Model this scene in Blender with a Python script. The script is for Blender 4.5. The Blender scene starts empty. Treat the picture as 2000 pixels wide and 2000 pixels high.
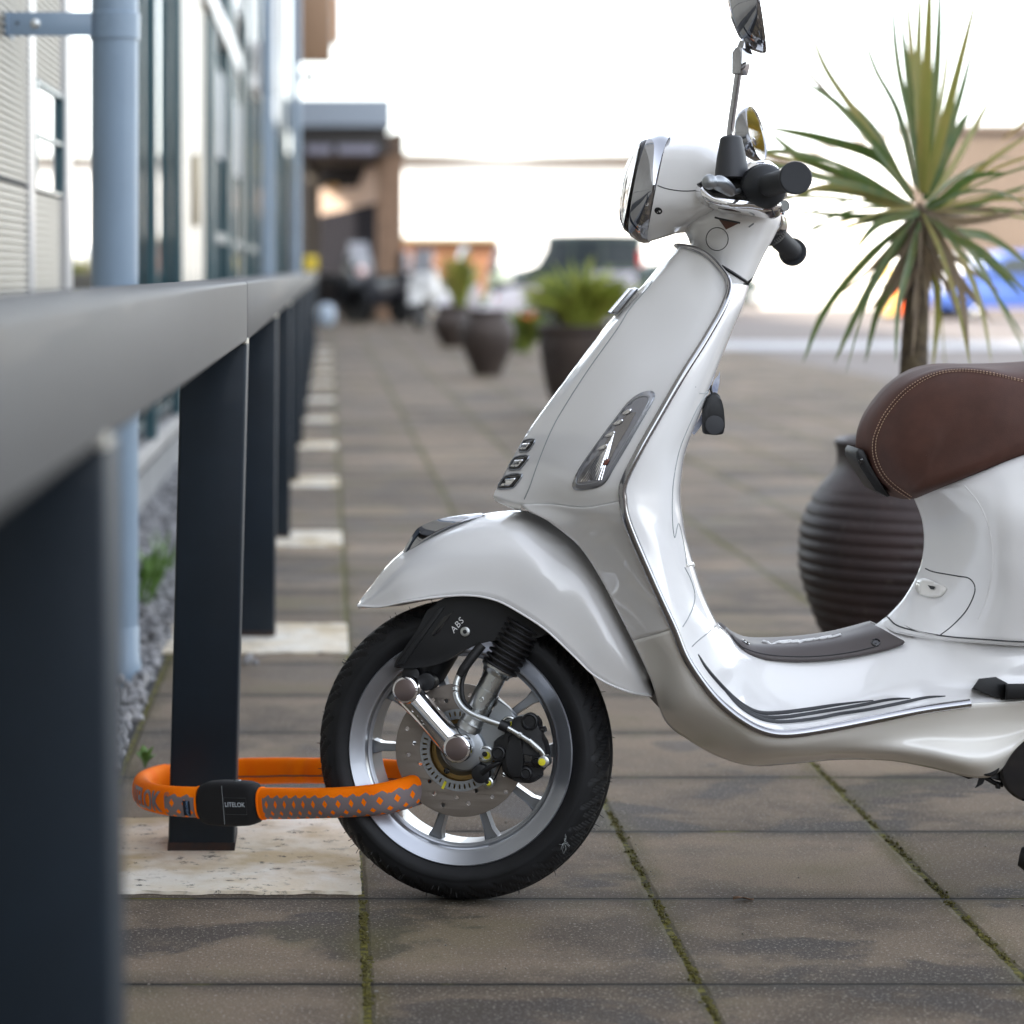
import bpy, bmesh, math, random
import numpy as np
from mathutils import Vector, Matrix
from mathutils.bvhtree import BVHTree

# ------------------------------------------------------------------ camera, sky, sun, exposure
scene = bpy.context.scene
COL = scene.collection
FPX, CU, CV, CAMH = 4758.0, 640.0, 529.0, 0.968      # focal length and optical axis in 2000-px units, eye height
cam_d = bpy.data.cameras.new('camera')
cam = bpy.data.objects.new('camera', cam_d)
COL.objects.link(cam)
cam.location = (0, 0, CAMH)
cam.rotation_euler = (math.radians(90), 0, 0)
cam_d.sensor_width = 36.0
cam_d.lens = FPX * 36.0 / 2000.0
cam_d.shift_x = (1000 - CU) / 2000.0
cam_d.shift_y = -(1000 - CV) / 2000.0
cam_d.clip_start, cam_d.clip_end = 0.05, 2000
cam_d.dof.use_dof = True
cam_d.dof.focus_distance = 3.68
cam_d.dof.aperture_fstop = 3.4
scene.camera = cam

SUN_EL, SUN_AZ = math.radians(31), math.radians(215)   # azimuth of the sun seen from the scene, from +X towards +Y
world = bpy.data.worlds.new('World')
scene.world = world
world.use_nodes = True
wn, wl = world.node_tree.nodes, world.node_tree.links
wn.clear()
w_out = wn.new('ShaderNodeOutputWorld')
w_bg = wn.new('ShaderNodeBackground')
w_sky = wn.new('ShaderNodeTexSky')
w_sky.sky_type = 'NISHITA'
w_sky.sun_disc = False
w_sky.sun_elevation = SUN_EL
w_sky.sun_rotation = math.radians(90) - SUN_AZ
w_sky.air_density = 1.0
w_sky.dust_density = 1.5
w_sky.ozone_density = 1.0
w_hs = wn.new('ShaderNodeHueSaturation')
w_hs.inputs['Saturation'].default_value = 0.33
w_bg.inputs['Strength'].default_value = 0.15
wl.new(w_sky.outputs[0], w_hs.inputs['Color'])
wl.new(w_hs.outputs[0], w_bg.inputs['Color'])
wl.new(w_bg.outputs[0], w_out.inputs['Surface'])

sun_d = bpy.data.lights.new('sun', 'SUN')
sun_d.energy = 2.6
sun_d.angle = math.radians(0.6)
sun_d.color = (1.0, 0.93, 0.82)
sun = bpy.data.objects.new('sun', sun_d)
COL.objects.link(sun)
_to = Vector((math.cos(SUN_EL) * math.cos(SUN_AZ), math.cos(SUN_EL) * math.sin(SUN_AZ), math.sin(SUN_EL)))
sun.rotation_euler = _to.to_track_quat('Z', 'Y').to_euler()

scene.view_settings.view_transform = 'Standard'
scene.view_settings.look = 'None'
scene.view_settings.gamma = 1
scene.view_settings.exposure = 2.38
scene.cycles.use_denoising = True
scene.cycles.max_bounces = 10
scene.cycles.sample_clamp_indirect = 6.0
scene.cycles.caustics_reflective = False
scene.cycles.caustics_refractive = False

# ------------------------------------------------------------------ measuring: photo point + distance -> metres
Y0 = 3.78                                             # distance of the scooter's centre plane
CAM = Vector((0, 0, CAMH))
def P(u, v, Y):
    return Vector(((u - CU) * Y / FPX, Y, CAMH - (v - CV) * Y / FPX))
def W(u, v, s=0.0):
    return P(u, v, Y0 - s)
HUB = W(908, 1460.5, 0)
AX = (W(1420, 440, 0) - HUB).normalized()
STEER = math.radians(-14.5)
RS = Matrix.Rotation(STEER, 3, AX)
NS = RS @ Vector((0, -1, 0))
def W2(u, v, s=0.0):                                  # point at offset s from the steered plane
    d = Vector(((u - CU) / FPX, 1, -(v - CV) / FPX))
    t = (s - NS.dot(CAM - HUB)) / NS.dot(d)
    return CAM + d * t
def L(x, z, s=0.0):                                   # wheel frame: x forward is negative, s towards the near side
    return HUB + RS @ Vector((x, -s, z))
def crop(x0, y0, k):
    return lambda x, y: (x0 + x / k, y0 + y / k)
cA, cB, cC, cD = crop(600, 1150, 2.972), crop(1180, 0, 3.7156), crop(900, 450, 3.22), crop(650, 850, 2.76)
cE, cF, cG, cR = crop(1250, 650, 2.576), crop(1250, 1150, 2.576), crop(1360, 280, 7.43), crop(1700, 1250, 3.863)
cL, cP, cH = crop(200, 1400, 2.76), crop(1350, 0, 2.76), crop(760, 1300, 5.682)
def cv(c, rows):                                      # rows of (x, y, s) read in a crop -> (u, v, s)
    return [[(*c(x, y), s) for x, y, s in r] for r in rows]
def cl(c, pts, s=None):
    return [(*c(*p[:2]), p[2] if s is None else s) for p in pts]

# ------------------------------------------------------------------ materials
MATS = {}
def mat(name, col, rough=0.5, metal=0.0, coat=0.0, bump=0.0, bscale=80.0, var=0.0, vscale=6.0, trans=0.0, ior=1.45,
        emit=None, coat_rough=0.03, sss=0.0, aniso=0.0, col2=None, spec=None, dist=0.002, rvar=0.0):
    if name in MATS: return MATS[name]
    m = bpy.data.materials.new(name)
    m.use_nodes = True
    nt = m.node_tree; N, K = nt.nodes, nt.links
    b = N['Principled BSDF']
    b.inputs['Base Color'].default_value = (*col, 1)
    b.inputs['Roughness'].default_value = rough
    b.inputs['Metallic'].default_value = metal
    b.inputs['Coat Weight'].default_value = coat
    b.inputs['Coat Roughness'].default_value = coat_rough
    b.inputs['Transmission Weight'].default_value = trans
    b.inputs['IOR'].default_value = ior
    b.inputs['Anisotropic'].default_value = aniso
    if spec is not None: b.inputs['Specular IOR Level'].default_value = spec
    if sss: b.inputs['Subsurface Weight'].default_value = sss
    if emit:
        b.inputs['Emission Color'].default_value = (*emit[0], 1); b.inputs['Emission Strength'].default_value = emit[1]
    tc = None
    if var or bump or rvar:
        tc = N.new('ShaderNodeTexCoord')
    if var:
        n = N.new('ShaderNodeTexNoise'); n.inputs['Scale'].default_value = vscale; n.inputs['Detail'].default_value = 6
        n.inputs['Roughness'].default_value = 0.62
        K.new(tc.outputs['Object'], n.inputs['Vector'])
        r = N.new('ShaderNodeMapRange'); r.inputs['From Min'].default_value = 0.3; r.inputs['From Max'].default_value = 0.7
        K.new(n.outputs['Fac'], r.inputs['Value'])
        mx = N.new('ShaderNodeMix'); mx.data_type = 'RGBA'
        c2 = col2 if col2 else tuple(c * (1 - var) for c in col)
        c1 = col if col2 else tuple(min(1, c * (1 + var * 0.6)) for c in col)
        mx.inputs['A'].default_value = (*c1, 1); mx.inputs['B'].default_value = (*c2, 1)
        K.new(r.outputs[0], mx.inputs['Factor']); K.new(mx.outputs['Result'], b.inputs['Base Color'])
    if rvar:
        n = N.new('ShaderNodeTexNoise'); n.inputs['Scale'].default_value = 9; n.inputs['Detail'].default_value = 8
        K.new(tc.outputs['Object'], n.inputs['Vector'])
        r = N.new('ShaderNodeMapRange'); r.inputs['From Min'].default_value = 0.35; r.inputs['From Max'].default_value = 0.7
        r.inputs['To Min'].default_value = rough; r.inputs['To Max'].default_value = rough + rvar
        K.new(n.outputs['Fac'], r.inputs['Value']); K.new(r.outputs[0], b.inputs['Roughness'])
    if bump:
        n = N.new('ShaderNodeTexNoise'); n.inputs['Scale'].default_value = bscale; n.inputs['Detail'].default_value = 4
        K.new(tc.outputs['Object'], n.inputs['Vector'])
        bp = N.new('ShaderNodeBump'); bp.inputs['Strength'].default_value = bump; bp.inputs['Distance'].default_value = dist
        K.new(n.outputs['Fac'], bp.inputs['Height']); K.new(bp.outputs[0], b.inputs['Normal'])
    MATS[name] = m
    return m

M = dict(
    pearl=mat('pearl_white_paint', (0.84, 0.835, 0.83), 0.26, 0.03, 1.0, coat_rough=0.02, bump=0.02, bscale=900, dist=0.0004),
    pearl_warm=mat('pearl_white_plastic', (0.87, 0.85, 0.80), 0.27, 0.02, 1.0),
    chrome=mat('chrome', (0.82, 0.82, 0.84), 0.04, 1.0, rvar=0.05),
    dchrome=mat('dark_chrome', (0.42, 0.43, 0.46), 0.06, 1.0),
    steel=mat('zinc_steel', (0.55, 0.57, 0.57), 0.24, 1.0, bump=0.05, bscale=250, rvar=0.15),
    alu=mat('silver_painted_alloy', (0.40, 0.42, 0.46), 0.3, 0.75, 0.4, bump=0.03, bscale=700, dist=0.0003),
    alu_dark=mat('grey_alloy', (0.27, 0.285, 0.31), 0.32, 0.8, 0.3),
    cast=mat('cast_alloy', (0.34, 0.36, 0.38), 0.38, 0.85, bump=0.15, bscale=500, dist=0.0006),
    disc=mat('brake_disc_steel', (0.27, 0.24, 0.215), 0.36, 0.9, bump=0.05, bscale=300, rvar=0.1),
    black=mat('black_plastic', (0.007, 0.0075, 0.009), 0.45, bump=0.1, bscale=900, dist=0.0004),
    black_matte=mat('black_fabric', (0.008, 0.008, 0.009), 0.85, bump=0.3, bscale=1400, dist=0.0005),
    black_gloss=mat('black_gloss', (0.01, 0.01, 0.012), 0.15, coat=0.6),
    rubber=mat('rubber', (0.009, 0.009, 0.010), 0.5, bump=0.1, bscale=600, dist=0.0005),
    tyre=mat('tyre_rubber', (0.0105, 0.011, 0.0125), 0.5, spec=.35, bump=0.12, bscale=450, dist=0.0006, var=0.3, vscale=30, rvar=0.15),
    grip=mat('grip_rubber', (0.016, 0.018, 0.022), 0.55, bump=0.1, bscale=700, dist=0.0005),
    brass=mat('gold_zinc', (0.32, 0.21, 0.08), 0.4, 0.9),
    yellow=mat('yellow_paint', (0.75, 0.68, 0.03), 0.5),
    redp=mat('red_paint', (0.5, 0.03, 0.02), 0.45),
    white_print=mat('white_print', (0.75, 0.75, 0.75), 0.5),
    grey_print=mat('reflective_grey_print', (0.24, 0.21, 0.22), 0.35, 0.5),
    seam=mat('panel_gap', (0.05, 0.053, 0.056), 0.7),
    seam_soft=mat('panel_gap_light', (0.3, 0.32, 0.33), 0.6),
    mat_grey=mat('grey_brown_mat', (0.085, 0.073, 0.072), 0.5, bump=0.3, bscale=1000, dist=0.0005),
    strip=mat('dark_floor_strip', (0.035, 0.037, 0.042), 0.5),
    glass=mat('clear_glass', (0.95, 0.95, 0.95), 0.02, trans=1.0),
    lens=mat('smoked_lens', (0.26, 0.26, 0.28), 0.12, coat=1.0),
    amber=mat('amber_bulb', (0.16, 0.035, 0.02), 0.2, coat=1.0),
    face=mat('brushed_cap_face', (.20, .16, .155), .28, .85),
    trimc=mat('chrome_dark_reflection', (.40, .40, .42), .10, 1.0, rvar=.06),  # chrome trim, base darkened to imitate the dark ground it mirrors
    thread=mat('tan_thread', (0.50, 0.35, 0.24), 0.7),
    leather=mat('brown_seat_leather', (0.070, 0.029, 0.020), 0.62, spec=.35, bump=0.45, bscale=850, dist=0.0006, var=0.2, vscale=25),
)

# ------------------------------------------------------------------ mesh helpers
def finish(name, bm, m, parent=None, smooth=True, angle=38, solid=0.0, soff=-1, recalc=True, weld=0.0, mats=None):
    if weld: bmesh.ops.remove_doubles(bm, verts=bm.verts, dist=weld)
    if recalc: bmesh.ops.recalc_face_normals(bm, faces=bm.faces)
    a = math.radians(angle)
    for f in bm.faces: f.smooth = smooth
    if smooth:
        for e in bm.edges:
            if len(e.link_faces) == 2 and e.calc_face_angle(0) > a: e.smooth = False
    me = bpy.data.meshes.new(name)
    bm.to_mesh(me); bm.free()
    for x in (mats or [m]): me.materials.append(x)
    o = bpy.data.objects.new(name, me)
    COL.objects.link(o)
    if solid:
        md = o.modifiers.new('solid', 'SOLIDIFY'); md.thickness = solid; md.offset = soff
    if parent is not None:
        o.parent = parent
        pm = Matrix.Identity(4); q = parent
        chain = []
        while q is not None: chain.append(q); q = q.parent
        for q in reversed(chain): pm = pm @ q.matrix_parent_inverse @ q.matrix_basis
        o.matrix_parent_inverse = pm.inverted()
    return o

def tag(o, label=None, cat=None, group=None, kind=None):
    if label: o['label'] = label
    if cat: o['category'] = cat
    if group: o['group'] = group
    if kind: o['kind'] = kind
    return o

def thing(name, label, cat, loc=(0, 0, 0), group=None):
    o = bpy.data.objects.new(name, None)
    o.empty_display_size = 0.1
    COL.objects.link(o); o.location = loc
    return tag(o, label, cat, group)

def spline(pts, n):                                   # Catmull-Rom, pts (k,d) -> ((k-1)*n+1, d)
    p = np.asarray(pts, float); k = len(p)
    if k == 2: return np.array([p[0] + (p[1] - p[0]) * t for t in np.linspace(0, 1, n + 1)])
    ext = np.vstack([2 * p[0] - p[1], p, 2 * p[-1] - p[-2]])
    out = []
    for i in range(k - 1):
        a, b, c, d = ext[i], ext[i + 1], ext[i + 2], ext[i + 3]
        for t in np.linspace(0, 1, n, endpoint=False):
            out.append(0.5 * ((2 * b) + (-a + c) * t + (2 * a - 5 * b + 4 * c - d) * t * t + (-a + 3 * b - 3 * c + d) * t ** 3))
    out.append(p[-1])
    return np.array(out)

def spline_closed(pts, n):
    p = np.asarray(pts, float); k = len(p); out = []
    for i in range(k):
        a, b, c, d = p[(i - 1) % k], p[i], p[(i + 1) % k], p[(i + 2) % k]
        for t in np.linspace(0, 1, n, endpoint=False):
            out.append(0.5 * ((2 * b) + (-a + c) * t + (2 * a - 5 * b + 4 * c - d) * t * t + (-a + 3 * b - 3 * c + d) * t ** 3))
    return np.array(out)

def patch(rows, nr=7, nc=7):                          # rows[k][c] = (u,v,s) -> dense grid in (u,v,s)
    r = np.array(rows, float)
    cols = [spline(r[:, c, :], nr) for c in range(r.shape[1])]
    a = np.stack(cols, 1)
    return np.array([spline(a[i], nc) for i in range(a.shape[0])])

def add_grid(bm, pts, cu=False, cv_=False, mi=0):     # pts[i][j] Vector-like
    n, m = len(pts), len(pts[0])
    vs = [[bm.verts.new(p) for p in row] for row in pts]
    for i in range(n if cu else n - 1):
        for j in range(m if cv_ else m - 1):
            q = (vs[i][j], vs[(i + 1) % n][j], vs[(i + 1) % n][(j + 1) % m], vs[i][(j + 1) % m])
            try:
                f = bm.faces.new(q); f.material_index = mi
            except ValueError: pass
    return vs

def mirY(p): return Vector((p[0], 2 * Y0 - p[1], p[2]))
def mirS(p):
    p = Vector(p); return p - NS * (2 * NS.dot(p - HUB))

def shell(rows, fn=W, mir=None, nr=7, nc=7, pre=0, post=0):
    g = patch(rows, nr, nc)
    g = g[pre * nr:len(g) - post * nr]
    pts = [[fn(*q) for q in row] for row in g]
    bm = bmesh.new()
    add_grid(bm, pts)
    if mir: add_grid(bm, [[mir(p) for p in reversed(row)] for row in pts])
    bmesh.ops.remove_doubles(bm, verts=bm.verts, dist=1e-5)
    bmesh.ops.recalc_face_normals(bm, faces=bm.faces)
    # keep normals outwards: the near half must look at the camera on average
    s = sum((f.normal.dot(CAM - f.calc_center_median()) * f.calc_area() for f in bm.faces
             if f.calc_center_median().y < Y0), 0.0)
    if s < 0: bmesh.ops.reverse_faces(bm, faces=bm.faces)
    return bm

def frame(d, up=Vector((0, 0, 1))):
    d = Vector(d).normalized()
    if abs(d.dot(up)) > 0.97: up = Vector((0, 1, 0))
    x = up.cross(d).normalized(); y = d.cross(x).normalized()
    return x, y, d

def add_tube(bm, path, rad, res=12, caps=True, closed=False, up=Vector((0, 0, 1)), flat=None, mi=0):
    """flat=(a,b): ellipse radii scale along the frame's x / y."""
    P_ = [Vector(p) for p in path]; n = len(P_)
    rings = []
    for i, p in enumerate(P_):
        if closed: d = P_[(i + 1) % n] - P_[(i - 1) % n]
        else: d = P_[min(i + 1, n - 1)] - P_[max(i - 1, 0)]
        if d.length < 1e-9: d = Vector((0, 0, 1))
        x, y, _ = frame(d, up)
        r = rad[i] if hasattr(rad, '__len__') else rad
        fa, fb = flat if flat else (1, 1)
        rings.append([p + x * (math.cos(2 * math.pi * k / res) * r * fa) + y * (math.sin(2 * math.pi * k / res) * r * fb) for k in range(res)])
    vs = add_grid(bm, rings, cu=closed, cv_=True, mi=mi)
    if caps and not closed:
        for ring in (vs[0], vs[-1]):
            try: f = bm.faces.new(ring if ring is vs[-1] else ring[::-1]); f.material_index = mi
            except ValueError: pass
    return vs

def tube(name, path, rad, m, parent=None, res=12, **k):
    bm = bmesh.new(); add_tube(bm, path, rad, res, **k)
    return finish(name, bm, m, parent)

def add_lathe(bm, o, axis, prof, res=48, up=Vector((0, 0, 1)), caps=True, mi=0):   # prof: (along, radius)
    x, y, d = frame(axis, up); o = Vector(o)
    rings = [[o + d * a + x * (math.cos(2 * math.pi * k / res) * r) + y * (math.sin(2 * math.pi * k / res) * r) for k in range(res)] for a, r in prof]
    vs = add_grid(bm, rings, cv_=True, mi=mi)
    if caps:
        for ring in (vs[0][::-1], vs[-1]):
            try: f = bm.faces.new(ring); f.material_index = mi
            except ValueError: pass
def lathe(name, o, axis, prof, m, parent=None, res=48, **k):
    bm = bmesh.new(); add_lathe(bm, o, axis, prof, res, **k)
    return finish(name, bm, m, parent, weld=1e-6)

def add_box(bm, c, size, bevel=0.0, rot=None, seg=2, shear=None):
    r = bmesh.ops.create_cube(bm, size=1.0)
    vs = r['verts']
    for v in vs:
        v.co = Vector((v.co.x * size[0], v.co.y * size[1], v.co.z * size[2]))
    if bevel:
        es = list({e for v in vs for e in v.link_edges})
        rr = bmesh.ops.bevel(bm, geom=es, offset=bevel, segments=seg, affect='EDGES', profile=0.5)
        vs = list({v for f in rr['faces'] for v in f.verts} | {v for v in vs if v.is_valid})
        seen = set(vs); st = list(vs)
        while st:
            q = st.pop()
            for e in q.link_edges:
                w = e.other_vert(q)
                if w not in seen: seen.add(w); st.append(w)
        vs = list(seen)
    for v in vs:
        p = v.co.copy()
        if rot is not None: p = rot @ p
        v.co = p + Vector(c)
    return vs
def box(name, c, size, m, parent=None, bevel=0.0, rot=None, seg=2):
    bm = bmesh.new(); add_box(bm, c, size, bevel, rot, seg)
    return finish(name, bm, m, parent)
def boxr(name, lo, hi, m, parent=None, bevel=0.0):
    lo, hi = Vector(lo), Vector(hi)
    return box(name, (lo + hi) / 2, hi - lo, m, parent, bevel)

def add_prism(bm, front, back, bevel=0.0, seg=2, mi=0):           # two loops of 3-D points
    a = [bm.verts.new(p) for p in front]; b = [bm.verts.new(p) for p in back]
    n = len(a); fs = []
    fs.append(bm.faces.new(a)); fs.append(bm.faces.new(b[::-1]))
    for i in range(n): fs.append(bm.faces.new((a[i], b[i], b[(i + 1) % n], a[(i + 1) % n])))
    for f in fs: f.material_index = mi
    if bevel:
        es = list(fs[0].edges)
        bmesh.ops.bevel(bm, geom=es, offset=bevel, segments=seg, affect='EDGES', profile=0.5)
def prism(name, pts, s0, s1, m, parent=None, fn=W2, bevel=0.0, smooth_n=0, shrink=0.0, **k):
    p = [tuple(q[:2]) for q in pts]
    if smooth_n: p = [tuple(q) for q in spline_closed(p, smooth_n)]
    bm = bmesh.new()
    fr = [fn(u, v, s1) for u, v in p]
    # keep the metric outline: move the front loop straight along the plane normal
    nrm = NS if fn is W2 else Vector((0, -1, 0))
    bk = [q - nrm * (s1 - s0) for q in fr]
    add_prism(bm, fr, bk, bevel)
    return finish(name, bm, m, parent, angle=32, **k)

def bvh_of(*objs):
    vs, fs = [], []
    for o in objs:
        me = o.data; k = len(vs)
        vs += [v.co.copy() for v in me.vertices]
        fs += [[k + i for i in p.vertices] for p in me.polygons]
    return BVHTree.FromPolygons(vs, fs)
def hit(bvh, u, v, off=0.0):
    d = Vector(((u - CU) / FPX, 1, -(v - CV) / FPX)).normalized()
    r = bvh.ray_cast(CAM, d)
    if r[0] is None:
        q = bvh.find_nearest(CAM + d * (Y0 - 0.15))
        p, n = q[0], q[1]
    else: p, n = r[0], r[1]
    if n.dot(CAM - p) < 0: n = -n
    return p + n * off, n
def line_on(name, bvh, pts, r, m, parent, off=0.0, n=8, closed=False, res=6, taper=False):
    q = spline_closed([p[:2] for p in pts], n) if closed else spline([p[:2] for p in pts], n)
    path = [hit(bvh, u, v, off)[0] for u, v in q]
    rr = [r * (1 - abs(2 * i / (len(path) - 1) - 1) ** 4 * 0.8) for i in range(len(path))] if taper else r
    return tube(name, path, rr, m, parent, res=res, closed=closed)
def decal(name, bvh, pts, m, parent, off=0.0006, smooth_n=0, thick=0.0, hn=10):
    """Polygon given in photo points, laid on a surface as a triangulated sheet."""
    p = [tuple(q[:2]) for q in pts]
    if smooth_n: p = [tuple(q) for q in spline_closed(p, smooth_n)]
    bm = bmesh.new()
    vs = [bm.verts.new((u, v, 0)) for u, v in p]
    bm.faces.new(vs)
    xs = [q[0] for q in p]; ys = [q[1] for q in p]
    for axis, lo, hi in ((0, min(xs), max(xs)), (1, min(ys), max(ys))):
        for k in range(1, hn):
            t = lo + (hi - lo) * k / hn
            co = (t, 0, 0) if axis == 0 else (0, t, 0); no = (1, 0, 0) if axis == 0 else (0, 1, 0)
            bmesh.ops.bisect_plane(bm, geom=bm.verts[:] + bm.edges[:] + bm.faces[:], plane_co=co, plane_no=no)
    bmesh.ops.triangulate(bm, faces=bm.faces)
    for v in bm.verts:
        v.co = hit(bvh, v.co.x, v.co.y, off)[0]
    return finish(name, bm, m, parent, solid=thick, soff=-1 if not thick else 1)

def text_verts(s, size=1.0, shear=0.0, spacing=1.0, bold=0.0):
    cu = bpy.data.curves.new('lettering', 'FONT'); cu.body = s; cu.size = size; cu.shear = shear
    cu.space_character = spacing; cu.align_x = 'CENTER'; cu.align_y = 'CENTER'; cu.resolution_u = 3; cu.offset = bold
    o = bpy.data.objects.new('lettering', cu); COL.objects.link(o)
    bpy.context.view_layer.update()
    me = bpy.data.meshes.new_from_object(o.evaluated_get(bpy.context.evaluated_depsgraph_get()))
    vs = [tuple(v.co) for v in me.vertices]; fs = [tuple(p.vertices) for p in me.polygons]
    bpy.data.objects.remove(o); bpy.data.curves.remove(cu); bpy.data.meshes.remove(me)
    return vs, fs
def text_map(name, s, size, fn, m, parent, cut=0.0, **k):
    vs, fs = text_verts(s, size, **k)
    bm = bmesh.new()
    bv = [bm.verts.new((x, y, 0)) for x, y, _ in vs]
    for f in fs:
        try: bm.faces.new([bv[i] for i in f])
        except ValueError: pass
    if cut:
        for ax in (0, 1):
            lo = min(v.co[ax] for v in bm.verts); hi = max(v.co[ax] for v in bm.verts); t = lo + cut
            while t < hi:
                bmesh.ops.bisect_plane(bm, geom=bm.verts[:] + bm.edges[:] + bm.faces[:], plane_co=(t, 0, 0) if ax == 0 else (0, t, 0), plane_no=(1, 0, 0) if ax == 0 else (0, 1, 0)); t += cut
    bmesh.ops.triangulate(bm, faces=bm.faces)
    for v in bm.verts: v.co = fn(v.co.x, v.co.y)
    return finish(name, bm, m, parent, recalc=False)

def copy_tree(o, parent=None):
    c = o.copy(); COL.objects.link(c)
    if parent is not None: c.parent = parent
    for ch in list(o.children): copy_tree(ch, c)
    return c
# ================================================================== THE SCOOTER
random.seed(4)
scooter = thing('scooter', 'pearl white scooter with brown leather seat and chrome trim, front wheel turned away', 'scooter', (HUB.x, Y0, 0))

def curve2d(name, loops, depth, place, m, parent, bevel=0.0):
    """flat part with real holes; loops in metres (x,z); place(x, z, s) -> world"""
    cu = bpy.data.curves.new('flat', 'CURVE'); cu.dimensions = '2D'; cu.fill_mode = 'BOTH'; cu.extrude = depth / 2; cu.bevel_depth = bevel
    for lp in loops:
        sp = cu.splines.new('POLY'); sp.points.add(len(lp) - 1); sp.use_cyclic_u = True
        for i, (x, z) in enumerate(lp): sp.points[i].co = (x, z, 0, 1)
    o = bpy.data.objects.new('flat', cu); COL.objects.link(o); bpy.context.view_layer.update()
    me = bpy.data.meshes.new_from_object(o.evaluated_get(bpy.context.evaluated_depsgraph_get()))
    bm = bmesh.new(); bm.from_mesh(me)
    for v in bm.verts: v.co = place(v.co.x, v.co.y, v.co.z)
    bpy.data.objects.remove(o); bpy.data.curves.remove(cu); bpy.data.meshes.remove(me)
    return finish(name, bm, m, parent, angle=30, weld=1e-5)
def circ(cx, cz, r, n=24): return [(cx + r * math.cos(2 * math.pi * k / n), cz + r * math.sin(2 * math.pi * k / n)) for k in range(n)]

# ---- front wheel
wheel = bpy.data.objects.new('front_wheel', None); COL.objects.link(wheel); wheel.parent = scooter; wheel.matrix_parent_inverse = Matrix.Translation(scooter.location).inverted()
def tyre_bm(place, n=1080):
    prof = spline([(-.0465, .1725), (-.0520, .180), (-.0555, .1895), (-.0540, .2000), (-.0475, .2110), (-.0270, .2240), (0, .2293),
                   (.0270, .2240), (.0475, .2110), (.0540, .2000), (.0555, .1895), (.0520, .180), (.0465, .1725)], 5)
    prof = np.vstack([prof, [[.035, .166], [-.035, .166]]])
    k = len(prof); bm = bmesh.new(); rings = []
    w = np.cumsum(np.r_[0, np.hypot(*np.diff(prof[:61], axis=0).T)]); w = w - w[30]
    for i in range(n):
        a = 2 * math.pi * i / n; ca, sa = math.cos(a), math.sin(a); ring = []
        for j, (s, r) in enumerate(prof):
            d = 0
            if j < 61:
                aw = abs(w[j])
                side = 0.0 if w[j] > 0 else .5
                f1 = (i / n * 34 + side + aw * 17 + 14 * aw * aw * 4) % 1
                f2 = (i / n * 34 + side + .5 + aw * 17 + 56 * aw * aw) % 1
                if .010 < aw < .062 and f1 < .20: d = .005
                elif .026 < aw < .050 and f2 < .16: d = .0045
                if .008 < aw < .0115: d = .0035
                if .0655 < aw < .0675: d = .0016
            ring.append(place(ca * (r - d), sa * (r - d), s))
        rings.append(ring)
    add_grid(bm, rings, cu=True, cv_=True)
    return bm
finish('tyre', tyre_bm(L), M['tyre'], wheel, angle=60)
bm = bmesh.new()
for k in range(190):                                   # the little moulding hairs of a new tyre
    a = 2 * math.pi * (k + random.uniform(-.3, .3)) / 190
    s = random.choice((-.05, -.043, -.03, .03, .043, .05, .012, -.012)); r = {.05: .2075, .043: .2140, .03: .2222, .012: .2280}[abs(s)]
    l = random.uniform(.004, .0085); t = random.uniform(-.25, .25)
    a2 = a + t * l / r * 1.6
    add_tube(bm, [L(math.cos(a) * (r - .001), math.sin(a) * (r - .001), s), L(math.cos(a2) * (r + l), math.sin(a2) * (r + l), s * 1.04)], [.0006, .0004], 5)
finish('tyre_hairs', bm, M['rubber'], wheel)
def wlathe(name, prof, m, parent, res=160, **k):       # prof: (s, r)
    bm = bmesh.new()
    rings = [[L(math.cos(2 * math.pi * i / res) * r, math.sin(2 * math.pi * i / res) * r, s) for i in range(res)] for s, r in prof]
    add_grid(bm, rings, cv_=True)
    return finish(name, bm, m, parent, **k)
rim = wlathe('rim', [(.044, .1745), (.0495, .1738), (.0510, .1722), (.0495, .1700), (.0425, .1560), (.0405, .1535), (.0395, .1500), (.0300, .1470), (.0280, .1440),
                     (.0150, .1425), (-.030, .1425), (-.042, .150), (-.050, .170), (-.047, .174), (-.030, .158), (.032, .158), (.044, .1745)], M['alu'], wheel, angle=28)
wlathe('rim_well', [(.0285, .1445), (.0275, .1415), (-.0400, .1405), (-.0420, .1440)], M['alu_dark'], rim)
for k in range(10):
    a = math.radians(36 * k + .5); c, sn = math.cos(a), math.sin(a)
    def pl(r, w, s): return L(c * r - sn * w, sn * r + c * w, s)
    bm = bmesh.new()
    o = [(.050, .012), (.100, .0062), (.128, .0075), (.1415, .0125), (.1415, -.0125), (.128, -.0075), (.100, -.0062), (.050, -.012)]
    add_prism(bm, [pl(r, w * .86, .022 - (.004 if r > .13 else 0)) for r, w in o], [pl(r, w, -.008) for r, w in o])
    bm.faces.ensure_lookup_table()
    f = bm.faces[0]
    bmesh.ops.inset_region(bm, faces=[f], thickness=.0022, depth=0)
    bmesh.ops.translate(bm, verts=f.verts, vec=-NS * .0065)
    bmesh.ops.bevel(bm, geom=[e for e in bm.edges if e.calc_face_angle(0) > .5], offset=.0009, segments=2, affect='EDGES')
    finish('spoke', bm, M['alu_dark'], wheel, angle=35)
wlathe('wheel_hub', [(-.045, .0), (-.045, .035), (-.02, .06), (.012, .062), (.02, .055), (.03, .04), (.04, .03), (.04, 0)], M['cast'], wheel, res=64)
hs = []
rr = [.066, .081, .072, .088, .078, .068, .086, .077, .0935, .085]
for k in range(27):
    a = math.radians(160 + k * 13.35); r = rr[k % 10]
    hs.append(circ(r * math.cos(a), -r * math.sin(a), .0036, 20)[::-1])
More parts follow.
